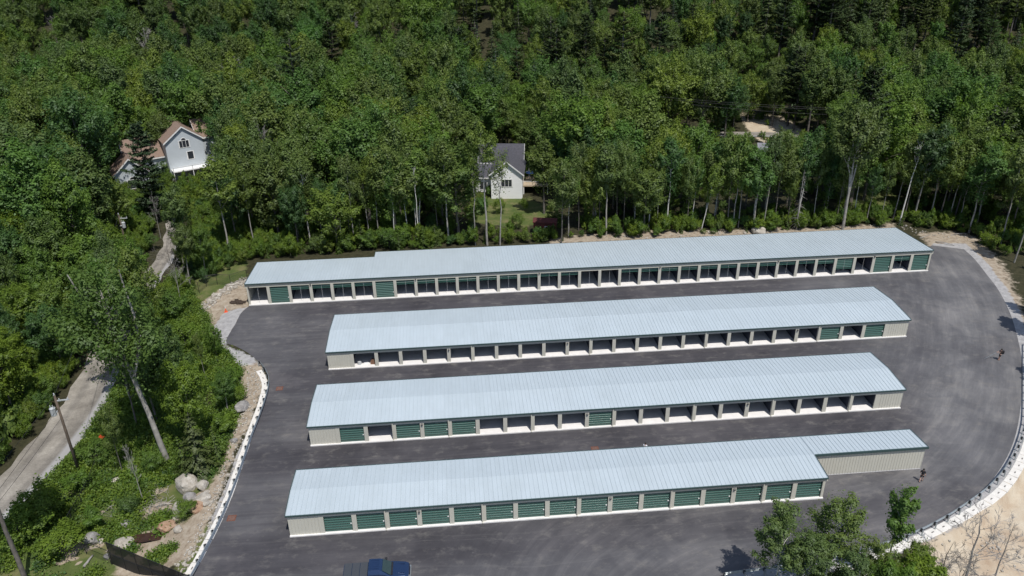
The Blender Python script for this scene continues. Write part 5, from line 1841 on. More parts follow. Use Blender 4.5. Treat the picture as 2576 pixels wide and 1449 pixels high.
T1 = p1 + Vector((0, 0, h1)); T2 = p2 + Vector((0, 0, h2)); T0 = Vector((-47, 35, 9.5))
wire(T1, T0, .5, 'topmost overhead wire from the near utility pole towards the bottom left')
wire(T1 - Vector((0, 0, 1.6)), T0 - Vector((-.3, 0, 1.6)), .6, 'second overhead wire below the topmost one from the near utility pole')
wire(T1 - Vector((0, 0, 2.9)), T0 - Vector((.5, 0, 2.6)), .7, 'lowest overhead wire from the near utility pole over the gravel road')
wire(T1, T2, 1.0, 'overhead wire running between the two utility poles through the trees')
for k, (a, c, za) in enumerate([((1655, 243), (2095, 272), 16), ((1700, 252), (2095, 276), 15), ((1740, 263), (2080, 288), 13.5)]):
    A = gz(a[0], a[1], za); C2 = gz(c[0], c[1], za)
    wire((A[0], A[1], za), (C2[0], C2[1], za), .25, ['upper', 'middle', 'lowest'][k] + ' of the three thin wires crossing the dark woods above the sandy road')

# warning sign seen from behind, by the fence top
ps = g(*Z(812, 545, 0, 1152)) + Vector((-.5, .6, 0))
root = empty('road_sign', ps, .5, 'orange diamond sign on a post at the upper end of the roadside fence', 'road sign')
b = MB(); b.tube([(0, 0, -.2), (0, 0, 2.6)], .03, 5); b.build('sign_post', M['galv'], root)
b = MB(); b.prism([(0, 1.9), (.38, 2.28), (0, 2.66), (-.38, 2.28)], -.035, -.015, 'y'); b.build('sign_plate', M['orange'], root)

# ------------------------------------------------------------------ traffic cones, drain grates
def cone(dx, dy, label, h=.9, lying=False):
    p = g(dx, dy)
    root = empty('traffic_cone', p, .3, label, 'traffic cone')
    b = MB(); b.box(-.24, .24, -.24, .24, 0, .05); b.lathe([(.17, .05), (.045, h * .62)], 14)
    b.build('cone_body', M['orange'], root)
    c = MB(); c.lathe([(.048, h * .62), (.045, h * .98), (.02, h)], 12); c.build('reflective_sleeve', M['trimwhite'], root)
    return root


cone(*Z(1706, 905, 0, 576), 'orange traffic cone with white top on the pale gravel', 1.0)
cone(*Z(1620, 1115, 0, 576), 'low orange traffic cone half hidden by the thin sapling', .75)


def grate(dx, dy, label, w_=.85, rz=0.08):
    p = Vector((*gz(dx, dy, .01), .004))
    root = empty('drain_grate', p, rz, label, 'drain grate')
    b = MB(); h_ = w_ / 2
    for (x0, x1, y0, y1) in ((-h_, h_, -h_, -h_ + .08), (-h_, h_, h_ - .08, h_), (-h_, -h_ + .08, -h_ + .08, h_ - .08), (h_ - .08, h_, -h_ + .08, h_ - .08)):
        b.box(x0, x1, y0, y1, 0, .02)
    b.build('grate_frame', M['rust'], root)
    c = MB()
    for i in range(8):
        x = -h_ + .12 + i * (w_ - .24) / 7
        c.box(x - .026, x + .026, -h_ + .08, h_ - .08, 0, .015)
    c.build('grate_bars', M['rust'], root)
    d = MB(); d.add([(-h_ + .08, -h_ + .08, .001), (h_ - .08, -h_ + .08, .001), (h_ - .08, h_ - .08, .001), (-h_ + .08, h_ - .08, .001)], [(0, 1, 2, 3)])  # flat dark sheet in place of the shade down in the sump
    d.build('sump_shade', M['slot'], root)


grate(*Z(2110, 34, 0, 1152), 'rusty drain grate in the asphalt near the left end of the third row')
grate(*Z(1748, 1012, 0, 1152), 'rusty drain grate in the asphalt beside the lower left guard rail')
grate(*Z(1915, 490, 1024, 1152), 'rusty drain grate in the lane behind the nearest row')

# clutter in the leftmost open bay of the second row
q = bld(-24.61, 88.82, 3.214 * 1 + .8, .75)
b = MB(); b.lathe([(.28, 0), (.30, .1), (.25, .45), (.1, .5)], 10)
o = b.build('bin', M['grey']); o.location = (q.x, q.y, .13); tag(o, 'small grey bin inside the leftmost open bay of the second row', 'bin')
q = bld(-24.61, 88.82, 3.214 * 1 + 1.7, .9)
b = MB(); b.prism([(-.35, 0), (.35, 0), (.35, .10), (.1, .16), (-.35, .10)], -.15, .15, 'y')
o = b.build('folded_sheet', M['trimwhite']); o.location = (q.x, q.y, .13); o.rotation_euler = (0, 0, .3); tag(o, 'white folded sheet lying in the leftmost open bay of the second row', 'sheet')
q = bld(-24.61, 88.82, 3.214 * 2 - .55, .75)
b = MB(); b.box(-.35, .3, -.3, .3, 0, .45); b.prism([(-.33, .45), (.28, .45), (.2, .62), (-.2, .66)], -.25, .25, 'y')
o = b.build('cardboard_box', M['cardboard']); o.location = (q.x, q.y, .13); tag(o, 'brown box by the right post of the leftmost open bay of the second row', 'box')

# ------------------------------------------------------------------ houses beyond the trees
def gable(wm, rm, tm, x0, x1, y0, y1, ze, zr, axis='y', z0=-1.0, ov=.4):
    """gable block; ridge runs along axis"""
    if axis == 'y':
        mx = (x0 + x1) / 2; poly = [(x0, z0), (x1, z0), (x1, ze), (mx, zr), (x0, ze)]
        wm.prism(poly, y0, y1, 'y')
        sl = (zr - ze) / (mx - x0)
        for s in (-1, 1):
            xe = mx + s * (mx - x0 + ov); zz = ze - sl * ov
            pr = [(mx, zr + .03), (xe, zz + .03), (xe, zz + .20), (mx, zr + .20)]
            rm.prism(pr if s < 0 else pr[::-1], y0 - ov, y1 + ov, 'y')
            pt_ = [(mx, zr - .10), (xe, zz - .10), (xe, zz + .215), (mx, zr + .215)]
            tm.prism(pt_ if s < 0 else pt_[::-1], y0 - ov - .05, y0 - ov - .004, 'y')
    else:
        my = (y0 + y1) / 2; poly = [(y0, z0), (y1, z0), (y1, ze), (my, zr), (y0, ze)]
        wm.prism(poly, x0, x1, 'x')
        sl = (zr - ze) / (my - y0)
        for s in (-1, 1):
            ye = my + s * (my - y0 + ov); zz = ze - sl * ov
            rm.prism([(my, zr + .03), (ye, zz + .03), (ye, zz + .20), (my, zr + .20)], x0 - ov, x1 + ov, 'x')
            for xx in (x0 - ov - .05, x1 + ov + .004):
                tm.prism([(my, zr - .10), (ye, zz - .10), (ye, zz + .215), (my, zr + .215)], xx, xx + .046, 'x')
        tm.box(x0 - ov, x1 + ov, y0 - ov - .03, y0 - ov - .002, ze - sl * ov - .1, ze - sl * ov + .18)


def window(root, x, y, z, w_, h_, n=1, arch=False):
    b = MB()
    b.box(x - w_ / 2 - .1, x + w_ / 2 + .1, y - .06, y - .003, z - .1, z); b.box(x - w_ / 2 - .1, x + w_ / 2 + .1, y - .06, y - .003, z + h_, z + h_ + .1)
    for i in range(n + 1):
        xx = x - w_ / 2 + i * w_ / n
        b.box(xx - (.1 if i in (0, n) else .04), xx + (.1 if i in (0, n) else .04) - (.1 if i == n else 0) * 0, y - .058, y - .004, z, z + h_)
    if arch:
        a = [(x + .62 * math.cos(t), z + h_ + .1 + .62 * math.sin(t)) for t in np.linspace(0, math.pi, 9)] + [(x + .5 * math.cos(t), z + h_ + .1 + .5 * math.sin(t)) for t in np.linspace(math.pi, 0, 9)]
        b.prism(a, y - .055, y - .006, 'y')
    f = b.build('window', M['trimwhite'], root)
    c = MB(); c.box(x - w_ / 2, x + w_ / 2, y - .03, y - .005, z + .002, z + h_ - .002)
    if arch: c.prism([(x + .5 * math.cos(t), z + h_ + .1 + .5 * math.sin(t)) for t in np.linspace(0, math.pi, 9)], y - .03, y - .007, 'y')
    c.build('pane', M['glass'], f)


# blue-grey house at left
A = gz(455, 318, 12.2)
RA = math.radians(33)
org = Vector((A[0], A[1], 0))
root = empty('blue_grey_house', org, RA, 'pale house with red-brown roofs and arched window, half hidden by a dark pine', 'house')
wm, rm, tm = MB(), MB(), MB()
gable(wm, rm, tm, -4.0, 4.0, .4, 13, 9.0, 12.0, 'y', -1)
gable(wm, rm, tm, 4.0, 8.6, 4.5, 11.5, 8.2, 11.4, 'x', -1)
gable(wm, rm, tm, -12, -4.0, 3.5, 11, 5.6, 9.2, 'x', -1)
gable(wm, rm, tm, -15.6, -9.0, -2.0, 3.49, 4.4, 7.4, 'y', -1)
w_ = wm.build('wall', M['bluegrey'], root); rm.build('roof', M['redroof'], root); tm.build('trim', M['trimwhite'], root)
window(root, 0, .4, 7.4, 2.2, 1.5, 3, True); window(root, .9, .4, 4.6, 1.4, 1.7, 1)
window(root, -12.3, -2.0, .9, 2.2, 1.9, 1, True)
b = MB(); b.box(-3.8, 4.6, -2.0, .35, 2.7, 2.9)
for x in (-3.7, .4, 4.5): b.box(x - .08, x + .08, -1.95, -1.79, -1.5, 3.8)
b.box(-3.8, 4.6, -2.0, -1.92, 3.75, 3.85)
b.build('deck', M['trimwhite'], root)

# white house in the middle
A = Vector((*gz(1277, 499, 0), 0))
root = empty('white_house', A, math.radians(-4), 'white house with charcoal roofs, balcony and deck, seen through the ash trees', 'house')
wm, rm, tm = MB(), MB(), MB()
gable(wm, rm, tm, -3.4, 3.1, 0, 9, 5.3, 7.9, 'y', -.6)
gable(wm, rm, tm, -6.6, 2.6, 9.2, 14.5, 5.2, 8.2, 'x', -.6)
gable(wm, rm, tm, -7.0, -3.6, 4.0, 9, 3.4, 5.2, 'x', -.6)
wm.build('wall', M['white'], root); rm.build('roof', M['darkroof'], root); tm.build('trim', M['trimwhite'], root)
window(root, -.15, 0, 2.6, 2.3, 1.5, 3)
window(root, -5.4, 4.0, .6, 1.6, 1.6, 2)


def deck(root, x0, x1, y0, y1, z, nm='deck'):
    b = MB(); b.box(x0, x1, y0, y1, z - .18, z); o = b.build(nm, M['deck'], root)
    r = MB()
    for x in np.arange(x0, x1 + .01, .28): r.box(x - .02, x + .02, y0, y0 + .04, z, z + .95)
    for y in np.arange(y0, y1 + .01, .28): r.box(x1 - .04, x1, y - .02, y + .02, z, z + .95)
    r.box(x0, x1, y0 - .02, y0 + .06, z + .95, z + 1.03); r.box(x1 - .06, x1 + .02, y0, y1, z + .95, z + 1.03)
    for x in (x0 + .1, x1 - .1): r.box(x - .08, x + .08, y0 + .07, y0 + .23, -.6, z - .19)
    r.build('railing', M['trimwhite'], o)


deck(root, 4.0, 7.0, 9.6, 14, 5.2, 'balcony')
deck(root, 3.15, 8.4, 2.6, 8.8, 1.9)
b = MB(); b.lathe([(0.02, 2.75), (1.2, 2.3), (1.18, 2.26), (0.02, 2.6)], 8, (5.0, 5.0, 1.7)); b.tube([(5, 5, 1.9), (5, 5, 4.4)], .03, 5)
o = b.build('parasol', M['blue']); o.location = A + Vector((0, 0, 0)); tag(o, 'blue parasol standing on the deck of the white house', 'parasol')

# grey-roofed house behind the right-hand trees
A = Vector((*gz(1965, 425, 0), 0))
root = empty('grey_roofed_house', A, math.radians(-12), 'low house with grey roof almost hidden by trees below the sandy road', 'house')
wm, rm, tm = MB(), MB(), MB()
gable(wm, rm, tm, -5, 5, 0, 8, 2.2, 4.6, 'x', -.6)
wm.build('wall', M['white'], root); rm.build('roof', M['greyroof'], root); tm.build('trim', M['trimwhite'], root)
window(root, -2.6, 0, .9, 1.4, 1.2, 2); window(root, 2.6, 0, .9, 1.4, 1.2, 2)

# red shed
A = Vector((*gz(1370, 590, 0), 0))
root = empty('red_shed', A, math.radians(-8), 'small dark red shed with a white framed window in the tree shade', 'shed')
wm, rm, tm = MB(), MB(), MB()
gable(wm, rm, tm, -2.1, 2.1, 0, 1.8, 2.3, 2.8, 'x', -.4, .12)
wm.build('wall', M['redbarn'], root); rm.build('roof', M['redbarn'], root)
window(root, .5, 0, 1.0, .8, .6, 1)

# ------------------------------------------------------------------ pickup truck
def pickup():
    # local: x forward, y left, z up; far side is +y
    cen = Vector((*gz(*[c / K for c in (1130, 1684)], 1.25), 0))
    rz = TH
    ux = Vector((math.cos(rz), math.sin(rz), 0)); uy = Vector((-math.sin(rz), math.cos(rz), 0))
    org = cen - uy * 1.0 + ux * .05
    org.z = .004
    root = empty('pickup_truck', org, rz, 'blue pickup truck with charcoal bed cover parked at the bottom edge', 'pickup truck')

    def loft(sections, m, name, parent=root):
        """sections: list of (x, [(y,z)...]) closed outlines"""
        k = len(sections[0][1]); v = []
        for x, o in sections: v += [(x, a, b_) for a, b_ in o]
        f = [(i * k + j, i * k + (j + 1) % k, (i + 1) * k + (j + 1) % k, (i + 1) * k + j) for i in range(len(sections) - 1) for j in range(k)]
        f += [tuple(range(k))[::-1], tuple((len(sections) - 1) * k + j for j in range(k))]
        b = MB(); b.add(v, f)
        o_ = b.build(name, M[m], parent, smooth_=False)
        bv = o_.modifiers.new('b', 'BEVEL'); bv.width = .035; bv.segments = 3; bv.limit_method = 'ANGLE'; bv.angle_limit = .5
        return o_

    def sec(w0, w1, z0, z1, crown=.0, n=5):
        top = [(w1 - 2 * w1 * i / n, z1 + crown * (1 - (2 * i / n - 1) ** 2)) for i in range(n + 1)]
        return [(-w0, z0), (w0, z0), (w0 + .02, z0 + (z1 - z0) * .55)] + top + [(-w0 - .02, z0 + (z1 - z0) * .55)]
    # lower body with hood
    loft([(2.98, sec(.72, .62, .45, .86, .02)), (2.90, sec(.90, .80, .40, 1.02, .04)), (2.6, sec(.98, .88, .38, 1.10, .06)), (1.9, sec(1.0, .93, .38, 1.17, .07)), (1.05, sec(1.0, .95, .38, 1.22, .06)),
          (.6, sec(1.0, .96, .38, 1.22, .0)), (-.72, sec(1.0, .96, .38, 1.24, .0))], 'blue', 'body')
    loft([(-.76, sec(1.0, .97, .42, 1.28)), (-2.9, sec(1.0, .97, .44, 1.28)), (-3.0, sec(.97, .93, .48, 1.24))], 'blue', 'bed')
    # cab greenhouse
    cab = loft([(1.30, sec(.88, .86, 1.18, 1.22)), (.62, sec(.92, .76, 1.20, 1.72, .02)), (.34, sec(.93, .72, 1.20, 1.86, .03)), (-.45, sec(.93, .72, 1.20, 1.88, .03)), (-.66, sec(.92, .74, 1.20, 1.84, .02)), (-.76, sec(.90, .80, 1.20, 1.40, .0))], 'blue', 'cab')
    # glass set just proud of the cab
    b = MB(); b.add([(1.28, -.80, 1.26), (1.28, .80, 1.26), (.56, .70, 1.78), (.56, -.70, 1.78)], [(0, 1, 2, 3)])
    b.add([(1.28, -.80, 1.245), (1.28, .80, 1.245), (.56, .70, 1.765), (.56, -.70, 1.765)], [(3, 2, 1, 0)])
    o = b.build('windscreen', M['carglass'], root); o.location = (.035, 0, .015)
    for s in (1, -1):
        b = MB(); b.add([(.78, s * .905, 1.30), (-.60, s * .925, 1.30), (-.50, s * .80, 1.74), (.40, s * .79, 1.72)], [(0, 1, 2, 3) if s > 0 else (3, 2, 1, 0)])
        b.build('side_window', M['carglass'], root)
        b = MB(); b.box(.72, .92, s * 1.0 if s > 0 else s * 1.28, s * 1.28 if s > 0 else s * 1.0, 1.22, 1.42)
        o = b.build('mirror', M['black'], root)
        bv = o.modifiers.new('b', 'BEVEL'); bv.width = .04; bv.segments = 2
        b = MB(); b.add([(2.93, s * .80, .80), (2.98, s * .60, .80), (2.96, s * .60, 1.0), (2.90, s * .80, 1.0)], [(0, 1, 2, 3) if s < 0 else (3, 2, 1, 0)]);
        b.add([(2.95, s * .80, .79), (3.0, s * .60, .79), (2.98, s * .60, .99), (2.92, s * .80, .99)], [(0, 1, 2, 3)])
        b.build('headlight', M['grey'], root)
        for x in (1.95, -1.95):
            w0 = MB()
            yy = s * .93
            prof = [(.0, -.12), (.30, -.12), (.38, -.09), (.40, 0), (.38, .09), (.30, .12), (.0, .12)]
            kk = 20; v = []
            for (r, t_) in prof[1:-1]:
                for j in range(kk):
                    a = 2 * math.pi * j / kk; v.append((x + r * math.cos(a), yy + t_, .40 + r * math.sin(a)))
            n = len(prof) - 2
            f = [(i * kk + j, i * kk + (j + 1) % kk, (i + 1) * kk + (j + 1) % kk, (i + 1) * kk + j) for i in range(n - 1) for j in range(kk)] + [tuple(range(kk)), tuple((n - 1) * kk + j for j in range(kk))[::-1]]
            w0.add(v, f); wo = w0.build('wheel', M['rubber'], root)
            rmv = MB(); rmv.add([(x + .24 * math.cos(2 * math.pi * j / kk), yy + s * .125, .40 + .24 * math.sin(2 * math.pi * j / kk)) for j in range(kk)], [tuple(range(kk))]); rmv.build('rim', M['galv'], wo)
    # bed cover in three folded panels
    for (a, c) in ((-2.93, -2.24), (-2.21, -1.52), (-1.49, -.80)):
        b = MB(); b.box(a, c, -.93, .93, 1.285, 1.335); o = b.build('bed_cover_panel', M['tonneau'], root)
        bv = o.modifiers.new('b', 'BEVEL'); bv.width = .02; bv.segments = 2
    # roof ribs, cab marker, grille, bumper
    b = MB()
    for y in (-.5, -.25, 0, .25, .5): b.box(-.5, .25, y - .02, y + .02, 1.89, 1.905)
    b.build('roof_rib', M['blue'], cab)
    b = MB(); b.box(2.99, 3.02, -.55, .55, .62, .86); b.build('grille', M['black'], root)
    b = MB(); b.box(2.9, 3.08, -.92, .92, .38, .58); o = b.build('bumper', M['galv'], root)
    b = MB(); b.box(1.33, 1.50, -.78, .78, 1.262, 1.275); b.build('wiper_cowl', M['black'], root)
    b = MB()
    for s in (-1, 1): b.box(1.5, 2.55, s * .55 - .02, s * .55 + .02, 1.19, 1.232)
    b.build('hood_crease', M['blue'], root)


pickup()

# ------------------------------------------------------------------ people
def person(pos, rz, label, pose, shirt, shorts, bag=None):
    root = empty('person', pos, rz, label, 'person')

    def skin(name, verts, edges, rad, m, parent, sub=2, loc=(0, 0, 0)):
        me = bpy.data.meshes.new(name); me.from_pydata([tuple(v) for v in verts], edges, [])
        me.materials.append(M[m])
        o = bpy.data.objects.new(name, me); COL.objects.link(o); o.parent = parent; o.location = loc
        md = o.modifiers.new('s', 'SKIN'); md.use_smooth_shade = True
        for i, r in enumerate(rad):
            rr2 = r if isinstance(r, tuple) else (r, r)
            me.skin_vertices[0].data[i].radius = rr2
        me.skin_vertices[0].data[0].use_root = True
        sb = o.modifiers.new('u', 'SUBSURF'); sb.levels = sub; sb.render_levels = sub
        return o
    J = dict(pelvis=(0, 0, .93), belly=(0, .01, 1.08), chest=(0, .02, 1.30), neck=(0, .01, 1.47), head=(0, .02, 1.60), crown=(0, .015, 1.72),
             sl=(.17, 0, 1.42), sr=(-.17, 0, 1.42), el=(.24, -.02, 1.14), er=(-.24, -.02, 1.14), wl=(.25, .10, .90), wr=(-.25, .10, .90),
             hl=(.09, 0, .90), hr=(-.09, 0, .90), kl=(.10, .03, .50), kr=(-.10, .03, .50), al=(.10, -.02, .08), ar=(-.10, -.02, .08), tl=(.11, .15, .04), tr=(-.11, .15, .04))
    J.update(pose)
    order = ['pelvis', 'belly', 'chest', 'neck', 'head', 'crown', 'sl', 'el', 'wl', 'sr', 'er', 'wr', 'hl', 'kl', 'al', 'tl', 'hr', 'kr', 'ar', 'tr']
    rad = dict(pelvis=(.14, .10), belly=(.13, .10), chest=(.15, .105), neck=.052, head=(.078, .095), crown=(.055, .065), sl=.058, el=.040, wl=.026, sr=.058, er=.040, wr=.026,
               hl=.085, kl=.055, al=.036, tl=.035, hr=.085, kr=.055, ar=.036, tr=.035)
    E_ = [('pelvis', 'belly'), ('belly', 'chest'), ('chest', 'neck'), ('neck', 'head'), ('head', 'crown'), ('chest', 'sl'), ('sl', 'el'), ('el', 'wl'), ('chest', 'sr'), ('sr', 'er'), ('er', 'wr'),
          ('pelvis', 'hl'), ('hl', 'kl'), ('kl', 'al'), ('al', 'tl'), ('pelvis', 'hr'), ('hr', 'kr'), ('kr', 'ar'), ('ar', 'tr')]
    ix = {n: i for i, n in enumerate(order)}
    body = skin('body', [J[n] for n in order], [(ix[a], ix[b_]) for a, b_ in E_], [rad[n] for n in order], 'skin', root)
    # hands: palm and five fingers each
    for s, wk, ek in ((1, 'wl', 'el'), (-1, 'wr', 'er')):
        W_ = Vector(J[wk]); d = (W_ - Vector(J[ek])).normalized()
        side = d.cross(Vector((0, 1, .2))).normalized(); nrm = side.cross(d)
        v = [W_ - d * .01, W_ + d * .05, W_ + d * .09]; e = [(0, 1), (1, 2)]; r = [(.026, .018), (.036, .018), (.036, .014)]
        for k, ln in enumerate((.062, .074, .070, .054)):
            b0 = len(v); o_ = side * (k - 1.5) * .021
            v += [W_ + d * .095 + o_, W_ + d * (.095 + ln * .55) + o_ + nrm * .012, W_ + d * (.095 + ln * .85) + o_ + nrm * .035]
            e += [(2, b0), (b0, b0 + 1), (b0 + 1, b0 + 2)]; r += [.010, .009, .008]
        b0 = len(v)
        v += [W_ + d * .045 - side * .04 * s, W_ + d * .085 - side * .062 * s + nrm * .01]; e += [(1, b0), (b0, b0 + 1)]; r += [.012, .010]
        skin('hand', v, e, r, 'skin', root, 1)
    # face: nose, eyes, mouth, ears, then hair
    hx, hy, hz = J['head']
    b = MB(); b.add([(hx - .014, hy + .088, hz - .02), (hx + .014, hy + .088, hz - .02), (hx, hy + .118, hz - .018), (hx, hy + .090, hz + .03)], [(0, 1, 2), (1, 3, 2), (0, 2, 3), (0, 3, 1)]); b.build('nose', M['skin'], root)
    for s in (-1, 1):
        b = MB(); b.lathe([(.004, -.009), (.012, 0), (.004, .009)], 6, (hx + s * .032, hy + .088, hz + .022)); b.build('eye', M['hair'], root)
        b = MB(); b.lathe([(.006, -.028), (.016, 0), (.006, .028)], 6, (hx + s * .086, hy, hz)); b.build('ear', M['skin'], root)
    b = MB(); b.box(hx - .024, hx + .024, hy + .086, hy + .094, hz - .052, hz - .044); b.build('mouth', M['cloth_pink'], root)
    me = MB(); prof = [(.092, .0), (.100, .05), (.095, .10), (.06, .145), (.01, .16)]
    me.lathe(prof, 14, (hx, hy - .02, hz + .0)); me.build('hair', M['hair'], root, True)
    # clothes follow the body
    tor = ['pelvis', 'belly', 'chest', 'sl', 'sr']
    ml = Vector(J['sl']).lerp(Vector(J['el']), .75); mr = Vector(J['sr']).lerp(Vector(J['er']), .75)
    v = [J['pelvis'], J['belly'], J['chest'], Vector(J['neck']) - Vector((0, 0, .03)), J['sl'], ml, J['sr'], mr]
    skin('shirt', v, [(0, 1), (1, 2), (2, 3), (2, 4), (4, 5), (2, 6), (6, 7)], [(.165, .125), (.155, .125), (.17, .13), .075, .082, .066, .082, .066], shirt, root)
    kl = Vector(J['hl']).lerp(Vector(J['kl']), .85); kr = Vector(J['hr']).lerp(Vector(J['kr']), .85)
    v = [J['pelvis'], J['hl'], kl, J['hr'], kr, Vector(J['belly']) - Vector((0, 0, .05))]
    skin('shorts', v, [(0, 1), (1, 2), (0, 3), (3, 4), (0, 5)], [(.165, .125), .105, .085, .105, .085, (.15, .115)], shorts, root)
    for a_, t_ in (('al', 'tl'), ('ar', 'tr')):
        v = [Vector(J[a_]) + Vector((0, -.03, -.02)), Vector(J[t_])]
        skin('shoe', v, [(0, 1)], [(.045, .05), (.042, .035)], 'cloth_black', root, 1)
    return root, J


# man in black at the right end of the nearest row, walking away from the camera towards the right
P2 = g(*[c / K for c in (2680 + 790 / 9.66, 1350 + 925 / 9.66)])
person((P2.x, P2.y, .0), math.radians(-35), 'person in black shirt and shorts walking past the right end of the nearest row',
       dict(kl=(.10, .20, .52), al=(.10, .12, .12), tl=(.10, .28, .12), kr=(-.10, .02, .50), ar=(-.10, -.22, .10), tr=(-.10, -.08, .04), el=(.26, -.10, 1.15), wl=(.27, -.02, .90), er=(-.26, .06, 1.15), wr=(-.24, .22, .95)),
       'cloth_black', 'cloth_black')
# person holding a long pole on the far loop
P1 = g(*[c / K for c in (2900 + 1070 / 11.146, 1000 + 900 / 11.146)])
rt, J1 = person((P1.x, P1.y, .0), math.radians(80), 'person with black backpack holding a long pole to the ground on the loop',
                dict(el=(.20, .22, 1.22), wl=(.08, .42, 1.22), er=(-.20, .20, 1.20), wr=(-.06, .42, 1.16)), 'cloth_black', 'cloth_black')
b = MB(); b.tube([(0.0, .40, 1.28), (.05, 1.75, .03)], .018, 6)
o = b.build('long_pole', M['galv']); o.location = (P1.x, P1.y, 0); o.rotation_euler = (0, 0, math.radians(80)); tag(o, 'thin grey pole slanting from the hands of the person on the loop to the ground', 'pole')
b = MB(); b.lathe([(.10, 0), (.17, .05), (.18, .35), (.13, .48), (.03, .52)], 12)
o = b.build('backpack', M['cloth_black']); o.location = Vector((P1.x, P1.y, .98)) + Vector((.24, -.03, 0)); tag(o, 'black backpack on the back of the person with the pole', 'backpack')
# third person, mostly hidden behind the nearest roof
P3 = Vector((*gz(*Z(2293, 476, 1024, 1152), 1.15), 0))
person((P3.x, P3.y, .004), math.radians(150), 'person in white shirt whose head and shoulders show over the nearest roof', dict(), 'cloth_white', 'cloth_black')


# ------------------------------------------------------------------ undergrowth: countless low plants, as scattered leafy meshes
def scatter(name, pts, keys, label, seedv):
    src = bpy.data.collections.new(name + '_meshes')
    for i, k in enumerate(keys):
        o = bpy.data.objects.new('%s_source_%02d' % (name, i), k); src.objects.link(o)
    me = bpy.data.meshes.new(name); me.from_pydata([p[:3] for p in pts], [], [])
    r = random.Random(seedv)
    a = me.attributes.new('idx', 'INT', 'POINT'); a.data.foreach_set('value', [r.randrange(len(keys)) for _ in pts])
    set_attr(me, 'sc', [p[3] for p in pts]); set_attr(me, 'rz', [r.uniform(0, 6.28) for _ in pts])
    o = bpy.data.objects.new(name, me); COL.objects.link(o)
    ng = bpy.data.node_groups['scatter_forest'].copy()
    for n in ng.nodes:
        if n.type == 'COLLECTION_INFO' or n.bl_idname == 'GeometryNodeCollectionInfo': n.inputs['Collection'].default_value = src
    md = o.modifiers.new('scatter', 'NODES'); md.node_group = ng
    tag(o, label, kind='stuff')
    return o


def clump_mesh(seed, leaf, r0=.6, h=.35, n=230, ls=.085, upright=.3):
    r = np.random.RandomState(seed)
    c = np.stack([r.normal(size=n) * r0 * .5, r.normal(size=n) * r0 * .5, np.abs(r.normal(size=n)) * h * .5 + .04], 1)
    nr = np.array([0, 0, 1.]) + unit(r, n) * (.6 + upright); nr /= np.linalg.norm(nr, axis=1)[:, None]
    b = MB(); b.quads(cards(r, c, nr, ls, 1.2)); CN.clear(); return b.mesh('leafy_plant', M[leaf])


LOW = [clump_mesh(1, 'leaf_bright'), clump_mesh(2, 'leaf_bright', .8, .5, 240), clump_mesh(3, 'leaf', .6, .3), clump_mesh(4, 'leaf_bright', .5, .7, 200, .09, .6), clump_mesh(5, 'leaf_olive', .7, .25, 150, .08)]
SHR = [PROTO['shrub%d' % i][1] for i in range(4)]
rr = random.Random(77)
pts = []
NOGO = [[tuple(g(*Z(*q, 0, 1152))[:2]) for q in poly] for poly in (
    [(1000, 1100), (1330, 1090), (1390, 1150), (1300, 1240), (1000, 1240)], [(1270, 690), (1640, 690), (1660, 1000), (1260, 1080)], [(780, 1250), (980, 1290), (1420, 1400), (1420, 1700), (700, 1700), (740, 1330)], [(1350, 1030), (1620, 1000), (1500, 1150), (1360, 1160)])]
LOWZ = [tuple(g(*p)[:2]) for p in [(-80, 1270), (40, 1225), (160, 1120), (245, 1010), (300, 870), (350, 780), (430, 690), (470, 700), (480, 745), (520, 800), (520, 850), (600, 930), (610, 1000), (585, 1070), (545, 1180), (490, 1290), (430, 1400), (380, 1449), (100, 1600), (-120, 1600)]]
xs = [p[0] for p in LOWZ]; ys = [p[1] for p in LOWZ]
cand = [(rr.uniform(min(xs), max(xs)), rr.uniform(min(ys), max(ys))) for _ in range(15000)]
cx = np.array([c[0] for c in cand]); cy = np.array([c[1] for c in cand])
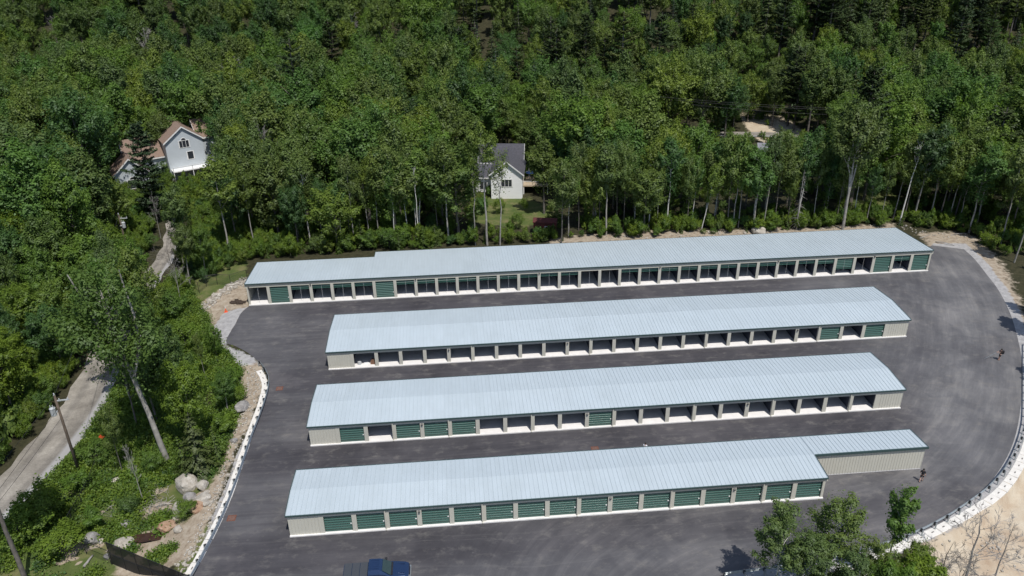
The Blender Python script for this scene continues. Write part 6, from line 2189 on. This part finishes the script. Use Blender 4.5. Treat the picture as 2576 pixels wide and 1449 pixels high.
ok = in_poly(cx, cy, LOWZ) & (dist_line(cx, cy, [p[:2] for p in ROAD_L], False) > 3.4)
for q in NOGO: ok &= ~in_poly(cx, cy, q)
ok &= (noise2(cx, cy, .55, 31) + .5 * noise2(cx, cy, 1.3, 32) > .08 - .42 * (cy > 68))
zc = terrain(cx, cy)
for i in np.nonzero(ok)[0]: pts.append((float(cx[i]), float(cy[i]), float(zc[i]), rr.uniform(.6, 1.5)))
print('low plants', len(pts))
scatter('undergrowth', pts, LOW, 'low bright green plants covering the bank between the gravel road and the lot', 1)
# forest floor brush under and between the trees
pts = []
cand = [(rr.uniform(-200, 200), rr.uniform(48, 260)) for _ in range(7000)] + [(rr.uniform(-90, -38), rr.uniform(55, 150)) for _ in range(1800)] + [(rr.uniform(-50, 95), rr.uniform(122, 145)) for _ in range(900)] + [(rr.uniform(-92, -50), rr.uniform(125, 172)) for _ in range(900)] + [(rr.uniform(-90, -50), rr.uniform(56, 100)) for _ in range(1500)] + [(rr.uniform(60, 220), rr.uniform(225, 330)) for _ in range(2500)]
cx = np.array([c[0] for c in cand]); cy = np.array([c[1] for c in cand])
ok = ~in_poly(cx, cy, CLEAR) & (dist_line(cx, cy, [p[:2] for p in ROAD_L], False) > 3.6) & (np.abs(cx) < cy * .72 + 12)
zc = terrain(cx, cy)
for i in np.nonzero(ok)[0]:
    x, y = float(cx[i]), float(cy[i])
    a, b_, d = proj(x, y, float(zc[i]))
    if 1150 < a < 1460 and 480 < b_ < 600 and rr.random() < .93: continue
    if 1870 < a < 2050 and 325 < b_ < 352: continue
    if 2140 < a < 2240 and 450 < b_ < 540: continue
    if any(math.hypot(x - hx, y - hy) < hr - 3 for hx, hy, hr in HOUSES) and not (x < 0 and y < 160): continue
    pts.append((x, y, float(zc[i]), rr.uniform(.3, .85)))
scatter('forest_understory', pts, SHR, 'brush and saplings filling the shade under the forest', 2)
print('understory', len(pts))

for o in bpy.data.objects:
    l = o.get('label')
    if l and (len(l.split()) > 16 or len(l.split()) < 4): print('LABEL', len(l.split()), l)
